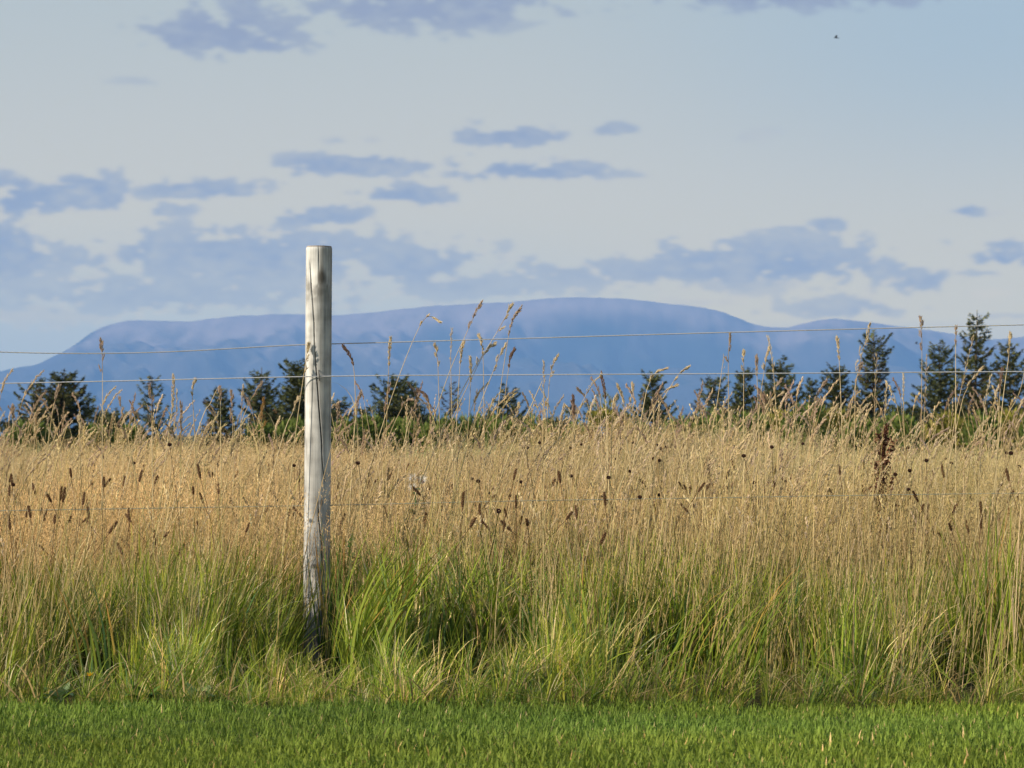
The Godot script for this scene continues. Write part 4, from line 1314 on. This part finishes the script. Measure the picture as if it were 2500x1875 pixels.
func post_texture() -> ImageTexture:
	var w := 400
	var h := 900
	var im := Image.create_empty(w, h, false, Image.FORMAT_RGB8)
	for j in h:
		var y := 1.36 * (1.0 - (j + 0.5) / h)
		for i in w:
			var ang := ((i + 0.5) / w - 0.5) * TAU
			var s := ang * POST_R
			var n1 := nz.get_noise_2d(s * 9000.0, y * 120.0)
			var n2 := nz.get_noise_2d(s * 2600.0 + 77.0, y * 60.0)
			var n3 := nz.get_noise_2d(s * 300.0, y * 1800.0 + 40.0)
			var n4 := nz.get_noise_2d(s * 500.0 + 11.0, y * 500.0)
			var n5 := nz.get_noise_2d(s * 2200.0 + 400.0, y * 700.0)
			var c := Color(0.52, 0.52, 0.512).lerp(Color(0.32, 0.32, 0.317), clampf(0.45 + n2 * 0.9, 0, 1))
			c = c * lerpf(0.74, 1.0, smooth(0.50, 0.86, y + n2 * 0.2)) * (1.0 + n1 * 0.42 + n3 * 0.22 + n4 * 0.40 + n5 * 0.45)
			var dark := 0.0
			for q in KNOTS_AND_FOOT_SHADE:
				var dx: float = angle_difference(deg_to_rad(q[1]), ang) * POST_R / q[2]
				var dy: float = (y - q[0]) / q[3]
				var e := sqrt(dx * dx + dy * dy) + n4 * 0.5 + n1 * 0.3
				dark = maxf(dark, q[4] * (1.0 - smooth(0.35, 1.25, e)))
				# torn fibres hang below the knot
				var below: float = (q[0] - q[3] * 0.6 - y)
				if below > 0.0 and below < 0.05:
					dark = maxf(dark, 0.8 * smooth(0.02, 0.10, n1) * smooth(0.0, 0.012, below + n2 * 0.02) * (1.0 - below / 0.05) * smooth(1.7, 0.9, absf(dx)) * q[4])
			dark = maxf(dark, 0.78 * crack(CRACK_A, y, ang, 0.0017))
			dark = maxf(dark, 0.7 * crack(CRACK_B, y, ang, 0.0015))
			dark = maxf(dark, 0.7 * crack(CRACK_C, y, ang, 0.0014))
			# hair cracks low on the post and a weathered right side with its shade painted in
			var hair := smooth(0.42, 0.5, nz.get_noise_2d(s * 14000.0 + 900.0, y * 90.0)) * smooth(0.9, 0.5, y)
			dark = maxf(dark, hair * 0.5)
			c = c.lerp(Color(0.055, 0.045, 0.036), clampf(dark, 0.0, 1.0))
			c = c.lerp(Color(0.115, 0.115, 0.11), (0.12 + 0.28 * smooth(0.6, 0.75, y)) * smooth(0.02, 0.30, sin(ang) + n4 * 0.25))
			c = c.lerp(Color(0.10, 0.085, 0.06), 0.4 * smooth(0.10, -0.02, y + n2 * 0.05))  # shadow of the grass blades painted round the foot
			if y > 1.288:
				c = c.lerp(Color(0.20, 0.16, 0.14), 0.7)
			im.set_pixel(i, j, Color(clampf(c.r, 0, 1), clampf(c.g, 0, 1), clampf(c.b, 0, 1)).linear_to_srgb())
	return ImageTexture.create_from_image(im)


func fence_post() -> void:
	var o := thing("fence_post", Vector3(-0.612, 0, -10), "weathered grey round wooden post standing in the long grass, split by cracks", "fence post")
	o.rotation.z = -0.006
	var v := PackedVector3Array()
	var n := PackedVector3Array()
	var uv := PackedVector2Array()
	var ix := PackedInt32Array()
	var na := 240
	var nr := 330
	var top := 1.292
	for j in nr + 1:
		var y := -0.06 + (top + 0.06) * j / nr
		for i in na + 1:
			var ang := (float(i) / na - 0.5) * TAU
			var r := POST_R * (1.0 + 0.010 * (0.6 - y)) + 0.0006 * noise(ang * 90.0, y * 40.0) + 0.0004 * noise(ang * 600.0, y * 30.0)
			r -= 0.013 * crack(CRACK_A, y, ang, 0.0022) + 0.012 * crack(CRACK_B, y, ang, 0.0020) + 0.004 * crack(CRACK_C, y, ang, 0.002)
			# the side right of the long lower crack has shrunk back a little
			r -= 0.0012 * smooth(24.0, 32.0, rad_to_deg(ang)) * smooth(0.5, 0.35, y) * smooth(110.0, 60.0, rad_to_deg(ang))
			for q in KNOTS_AND_FOOT_SHADE:
				var dx: float = angle_difference(deg_to_rad(q[1]), ang) * POST_R / q[2]
				var dy: float = (y - q[0]) / q[3]
				r += 0.0012 * q[4] * exp(-(dx * dx + dy * dy))
			if j >= nr - 1:
				r -= 0.0012 * (j - nr + 2)
			v.push_back(Vector3(sin(ang) * r, y, cos(ang) * r))
			n.push_back(Vector3.ZERO)
			uv.push_back(Vector2(float(i) / na, 1.0 - y / 1.36))
	for j in nr:
		for i in na:
			var a := j * (na + 1) + i
			for t in [[a, a + na + 1, a + 1], [a + 1, a + na + 1, a + na + 2]]:
				ix.append_array(PackedInt32Array(t))
				var f := (v[t[2]] - v[t[0]]).cross(v[t[1]] - v[t[0]])
				for q in t:
					n[q] += f
	for k in n.size():
		n[k] = n[k].normalized()
	var a := []
	a.resize(Mesh.ARRAY_MAX)
	a[Mesh.ARRAY_VERTEX] = v
	a[Mesh.ARRAY_NORMAL] = n
	a[Mesh.ARRAY_TEX_UV] = uv
	a[Mesh.ARRAY_INDEX] = ix
	var m := ArrayMesh.new()
	m.add_surface_from_arrays(Mesh.PRIMITIVE_TRIANGLES, a)
	var mat := StandardMaterial3D.new()
	mat.resource_name = "weathered_wood"
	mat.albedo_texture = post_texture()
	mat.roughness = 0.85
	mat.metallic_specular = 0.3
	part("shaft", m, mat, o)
	# sawn top with rings
	var g := Geo.new()
	var rings := 12
	for j in rings + 1:
		var r := (POST_R - 0.0030) * j / rings
		for i in 40:
			var ang := TAU * i / 40.0
			var c := Color(0.22, 0.19, 0.165) * (0.75 + 0.5 * fposmod(j * 0.5, 1.0))
			g.put(Vector3(cos(ang) * r, top + 0.0012 * sin(j * 2.1) - 0.0004 * j / rings, sin(ang) * r), Vector3.UP, c)
	for j in rings:
		for i in 40:
			var b := j * 40 + i
			var d := j * 40 + (i + 1) % 40
			g.tri(b, d, b + 40)
			g.tri(d, d + 40, b + 40)
	part("sawn_top", g.mesh(), M.bark, o)
	# the staple that holds the middle wire, driven in beside the crack
	g = Geo.new()
	var zs := POST_R + 0.0005
	g.tube(through([Vector3(0.004, 0.902, zs - 0.012), Vector3(0.004, 0.900, zs + 0.006), Vector3(0.006, 0.886, zs + 0.0075), Vector3(0.007, 0.872, zs + 0.006), Vector3(0.007, 0.870, zs - 0.012)], 4), even(17, 0.0017, 0.0017), 6, Color(0.09, 0.08, 0.075), Color(0.09, 0.08, 0.075))
	part("staple", g.mesh(), M.metal, o)


func wire(label: String, pts: Array, tone: Color, radius := 0.0016) -> void:
	# three strands laid round each other
	var g := Geo.new()
	var line := through(pts, 170)
	var n := line.size()
	var sides := 9
	var run := 0.0
	for k in n:
		var t := (line[mini(k + 1, n - 1)] - line[maxi(k - 1, 0)]).normalized()
		var u := t.cross(Vector3.UP).normalized()
		var w := t.cross(u)
		if k > 0:
			run += line[k].distance_to(line[k - 1])
		for s in sides:
			var a := TAU * s / sides
			var o := u * cos(a) + w * sin(a)
			var bulge := radius * (1.0 + 0.25 * cos(3.0 * a - run * TAU / 0.014))
			g.put(line[k] + o * bulge, o, tone)
	for k in n - 1:
		for s in sides:
			var a := k * sides + s
			var b := k * sides + (s + 1) % sides
			g.tri(a, a + sides, b)
			g.tri(b, a + sides, b + sides)
	var o := part("fence_wire", g.mesh(), M.metal, self)
	tag(o, label, "fence wire", "fence wires")


func bird(label: String, at: Vector3, span: float) -> void:
	var o := thing("bird", at, label, "bird")
	var dark := Color(0.045, 0.045, 0.055)
	var g := Geo.new()
	var body := PackedVector3Array([Vector3(-0.5, 0, 0), Vector3(-0.38, 0.04, 0), Vector3(-0.2, 0.03, 0), Vector3(0.1, 0, 0), Vector3(0.4, -0.02, 0), Vector3(0.62, -0.02, 0)])
	var rad := PackedFloat32Array([0.01, 0.055, 0.085, 0.10, 0.05, 0.07])
	for k in 6:
		body[k] *= span * 0.5
		rad[k] *= span * 0.5
	g.tube(body, rad, 8, dark, dark)
	part("body", g.mesh(), M.bark, o)
	for s in [-1.0, 1.0]:
		g = Geo.new()
		g.ribbon(PackedVector3Array([Vector3(0, 0, 0), Vector3(-0.05, 0.28, s * 0.35), Vector3(0.05, 0.42, s * 0.75), Vector3(0.22, 0.40, s * 1.0)]) * Transform3D(Basis().scaled(Vector3.ONE * span * 0.5), Vector3.ZERO), PackedFloat32Array([0.11 * span, 0.10 * span, 0.07 * span, 0.01 * span]), Vector3(1, 0, 0), dark, dark)
		part("wing", g.mesh(), M.bark, o)


func sheet(called: String, label: String, x0: float, x1: float, z0: float, z1: float, y: float, mat: Material) -> void:
	var g := Geo.new()
	var a := g.put(Vector3(x0, y, z0), Vector3.UP, Color.WHITE)
	g.put(Vector3(x1, y, z0), Vector3.UP, Color.WHITE)
	g.put(Vector3(x0, y, z1), Vector3.UP, Color.WHITE)
	g.put(Vector3(x1, y, z1), Vector3.UP, Color.WHITE)
	# z1 lies farther off than z0
	g.tri(a, a + 2, a + 1)
	g.tri(a + 1, a + 2, a + 3)
	tag(part(called, g.mesh(), mat, self), label, "", "", "structure")


# ---------------------------------------------------------------- the scene

func _ready() -> void:
	var cam := Camera3D.new()
	cam.name = "camera"
	cam.position = Vector3(0, 0.70, 0)
	cam.rotation_degrees = Vector3(0.9174, 0, 0)
	var lens := CameraAttributesPhysical.new()
	lens.frustum_focal_length = 99.82
	lens.frustum_focus_distance = 10.2
	lens.frustum_near = 0.1
	lens.frustum_far = 60000.0
	lens.exposure_aperture = 15.0
	cam.attributes = lens
	cam.fov = 13.71
	cam.near = 0.1
	cam.far = 60000.0
	add_child(cam)
	cam.current = true

	var env := Environment.new()
	env.background_mode = Environment.BG_SKY
	var sky := Sky.new()
	sky.sky_material = make_sky()
	env.sky = sky
	env.background_energy_multiplier = 1.0
	env.tonemap_mode = Environment.TONE_MAPPER_LINEAR
	env.tonemap_exposure = EXPOSURE
	env.sdfgi_enabled = true
	env.ssao_enabled = true
	env.ssil_enabled = true
	env.fog_enabled = true
	env.fog_mode = Environment.FOG_MODE_EXPONENTIAL
	env.fog_density = HAZE
	env.fog_light_color = Color(0.24, 0.49, 1.0).linear_to_srgb()
	var we := WorldEnvironment.new()
	we.name = "world_environment"
	we.environment = env
	add_child(we)

	var sun := DirectionalLight3D.new()
	sun.name = "sun"
	sun.transform = Transform3D(Basis.looking_at(-SUN.normalized()), Vector3(0, 50, 0))
	sun.light_energy = 1.6
	sun.light_color = Color(1.0, 0.94, 0.84)
	sun.light_angular_distance = 0.5
	sun.shadow_enabled = true
	add_child(sun)

	rng.seed = 20240917
	M.leaf = plant("green_blade", 0.6, 0.5, 0.22)
	M.dry = plant("dry_grass", 0.75, 0.35)
	M.needle = plant("needles", 0.75, 0.15, 0.2)
	M.bark = plant("bark", 0.9, 0.0)
	M.hill = plant("moorland", 1.0, 0.0, 0.0)
	M.metal = plant("galvanised_wire", 0.45, 0.0, 0.5)
	M.metal.metallic = 0.25

	sheet("ground", "flat ground stretching away to the hills", -6500, 6500, 30, -24000, -0.008, ground_material(Color(0.055, 0.060, 0.022), Color(0.105, 0.095, 0.045), 3.0))
	sheet("field_ground", "bare brown ground under the field grass", -22, 22, -7.9, -90, -0.004, ground_material(Color(0.030, 0.030, 0.012), Color(0.075, 0.062, 0.026), 0.35))
	sheet("lawn_ground", "dark soil under the mown lawn", -8, 8, 2, -8.20, 0.0, ground_material(Color(0.030, 0.050, 0.012), Color(0.055, 0.080, 0.022), 0.5))
	hills()
	trees()
	fence_post()
	wire("top fence wire, passing behind the post", [Vector3(-3.6, 1.085, -10.0), Vector3(-1.603, 0.961, -10.02), Vector3(-0.61, 0.986, -10.046), Vector3(0.0, 1.003, -10.03), Vector3(0.716, 1.023, -10.0), Vector3(1.603, 1.045, -9.98), Vector3(3.6, 1.09, -9.9)], Color(0.38, 0.385, 0.40))
	wire("middle fence wire, stapled to the front of the post", [Vector3(-3.6, 0.825, -9.98), Vector3(-1.603, 0.861, -9.96), Vector3(-0.605, 0.883, -9.954), Vector3(0.0, 0.888, -9.96), Vector3(0.80, 0.893, -9.98), Vector3(1.603, 0.899, -10.0), Vector3(3.6, 0.91, -10.0)], Color(0.44, 0.445, 0.46))
	wire("lowest fence wire, passing behind the post through the grass", [Vector3(-3.6, 0.43, -10.0), Vector3(-1.603, 0.463, -10.02), Vector3(-0.61, 0.479, -10.046), Vector3(0.0, 0.493, -10.03), Vector3(0.57, 0.503, -10.0), Vector3(1.603, 0.519, -9.98), Vector3(3.6, 0.54, -9.9)], Color(0.27, 0.27, 0.20), 0.0012)

	tall_stalks()
	dark_heads()
	dock(Vector3(1.23, 0, -10.7), 0.715)
	thistle("leafy blue-green thistle right of the post, behind the dark hollow", Vector3(-0.30, 0, -9.85), 0.34, false)
	thistle("shorter green thistle close to the right side of the post", Vector3(-0.50, 0, -10.15), 0.37, false)
	thistle("thistle with white seed fluff in the dry grass right of the post", Vector3(-0.325, 0, -10.4), 0.52, true)
	knapweed_plant(Vector3(-0.095, 0, -9.7))
	tuft("grass_tuft", "tuft of long green blades arching right from the foot of the post", Vector3(-0.44, 0, -9.30), 60, 0.22, 0.52, 0.005, 0.009, 0.0, 0.9, 0.5, 1.35, GREEN_A, GREEN_B, 0.10)
	tuft("grass_tuft", "broad blades arching right over the dark hollow beside the post", Vector3(-0.40, 0, -8.95), 42, 0.28, 0.50, 0.007, 0.011, 0.0, 0.55, 0.8, 1.6, GREEN_A, GREEN_B, 0.09)
	tuft("grass_tuft", "thick dark green clump behind the dark hollow, right of the post", Vector3(-0.22, 0, -9.62), 110, 0.26, 0.46, 0.006, 0.011, 0.0, 3.1, 0.2, 1.0, GREEN_A, BLUEGREEN, 0.20)
	tuft("grass_tuft", "upright dark green tuft against the right side of the post", Vector3(-0.545, 0, -9.90), 34, 0.30, 0.46, 0.006, 0.010, 0.0, 3.1, 0.05, 0.35, GREEN_A, BLUEGREEN, 0.05)
	tuft("grass_tuft", "green tuft standing left of the foot of the post", Vector3(-0.80, 0, -9.80), 46, 0.25, 0.44, 0.005, 0.009, 2.6, 1.9, 0.1, 0.6, GREEN_A, GREEN_B, 0.10)
	tuft("grass_tuft", "broad-bladed bluish tuft leaning left near the left edge", Vector3(-1.10, 0, -8.50), 16, 0.22, 0.40, 0.007, 0.012, 3.5, 0.7, 0.3, 0.9, BLUEGREEN, GREEN_B, 0.06)
	tuft("grass_tuft", "yellowing tuft at the far left edge of the verge", Vector3(-1.38, 0, -8.65), 22, 0.20, 0.36, 0.006, 0.010, 0.2, 1.2, 0.2, 0.9, GREEN_B, YELLOWGREEN, 0.07)
	tuft("grass_tuft", "blue-green tuft right of the dark hollow, blades fanned out", Vector3(0.22, 0, -8.85), 34, 0.24, 0.42, 0.005, 0.009, 0.0, 3.1, 0.2, 1.1, BLUEGREEN, GREEN_B, 0.09)
	tuft("grass_tuft", "low tuft of green blades swept right along the lawn edge", Vector3(0.52, 0, -8.50), 60, 0.24, 0.44, 0.004, 0.008, 0.0, 0.5, 0.9, 1.5, GREEN_A, GREEN_B, 0.16)
	tuft("grass_tuft", "tall green tuft at the right edge of the verge", Vector3(1.40, 0, -9.05), 70, 0.32, 0.56, 0.005, 0.009, 0.0, 3.1, 0.1, 0.7, GREEN_A, GREEN_B, 0.14)
	tuft("grass_tuft", "short yellow-green tuft at the lawn edge, right of the dark hollow", Vector3(0.12, 0, -8.28), 20, 0.08, 0.16, 0.005, 0.008, 0.0, 3.1, 0.1, 0.7, GREEN_B, YELLOWGREEN, 0.04)
	leafy_weed("broadleaf_weed", "pale grey-green rosette of broad leaves at the lawn edge, far left", "weed", Vector3(-1.17, 0, -8.26), 8, 0.050, 0.034, 1.3, Color(0.17, 0.25, 0.13))
	leafy_weed("broadleaf_weed", "pale rosette of round leaves at the lawn edge, left of the post", "weed", Vector3(-0.81, 0, -8.26), 9, 0.050, 0.036, 1.3, Color(0.16, 0.25, 0.12))
	leafy_weed("broadleaf_weed", "dark green rosette of broad leaves at the lawn edge below the bluish tuft", "weed", Vector3(-0.95, 0, -8.25), 10, 0.055, 0.028, 1.4, Color(0.075, 0.16, 0.035))
	leafy_weed("lanceleaf_weed", "dark rosette of pointed leaves in the shade of the dark hollow", "weed", Vector3(-0.06, 0, -8.50), 12, 0.095, 0.026, 1.2, Color(0.06, 0.13, 0.035))
	leafy_weed("lanceleaf_weed", "pointed-leaf rosette in the sun just right of the dark hollow", "weed", Vector3(0.06, 0, -8.55), 9, 0.07, 0.020, 1.2, Color(0.08, 0.15, 0.05))
	var fl := leafy_weed("yellow_flower", "small yellow flower on a short stem at the left lawn edge", "flower", Vector3(-1.10, 0, -8.30), 4, 0.04, 0.018, 0.5, Color(0.06, 0.12, 0.03))
	var g := Geo.new()
	g.tube(PackedVector3Array([Vector3.ZERO, Vector3(0.004, 0.075, 0)]), even(2, 0.0014, 0.001), 4, GREEN_A, GREEN_B)
	part("stem", g.mesh(), M.leaf, fl)
	g = Geo.new()
	for k in 26:
		var a := k * 2.4
		g.diamond(Vector3(0.004, 0.075, 0), Vector3(0.004 + cos(a) * 0.011, 0.077 + 0.004 * (k % 3), sin(a) * 0.011), 0.002, Vector3(-sin(a), 0, cos(a)), Color(0.80, 0.52, 0.02))
	part("petals", g.mesh(), M.leaf, fl)
	bird("small dark bird flying high in the sky at the upper right", Vector3(24.4, 30.6, -240), 0.75)
	bird("tiny dark bird in front of the hills, left of the tallest spruce", Vector3(19.0, 5.0, -150), 0.35)
	grow_verge()
	grow_field()
	grow_lawn()
	litter()


func litter() -> void:
	# dead blades lying along the edge of the lawn
	var g := Geo.new()
	for k in 950:
		var x := rf(-1.9, 1.9)
		var z := edge(x) + 0.03 - 0.75 * pow(rng.randf(), 1.6)
		blade(g, Vector3(x, rf(0.004, 0.05), z), rf(0, TAU), rf(0.06, 0.28), rf(0.5, 1.4), rf(1.3, 2.3), rf(0.002, 0.005), 6, mixed(STRAW_A, Color(0.20, 0.13, 0.05)) if k % 5 < 3 else mixed(GREEN_A, GREEN_B), mixed(STRAW_A, GREEN_B) if k % 5 < 3 else mixed(GREEN_B, YELLOWGREEN), rf(-1, 1))
	tag(part("lying_grass_blades", g.mesh(), M.leaf, self), "dead and green blades lying along the edge of the lawn", "", "", "stuff")
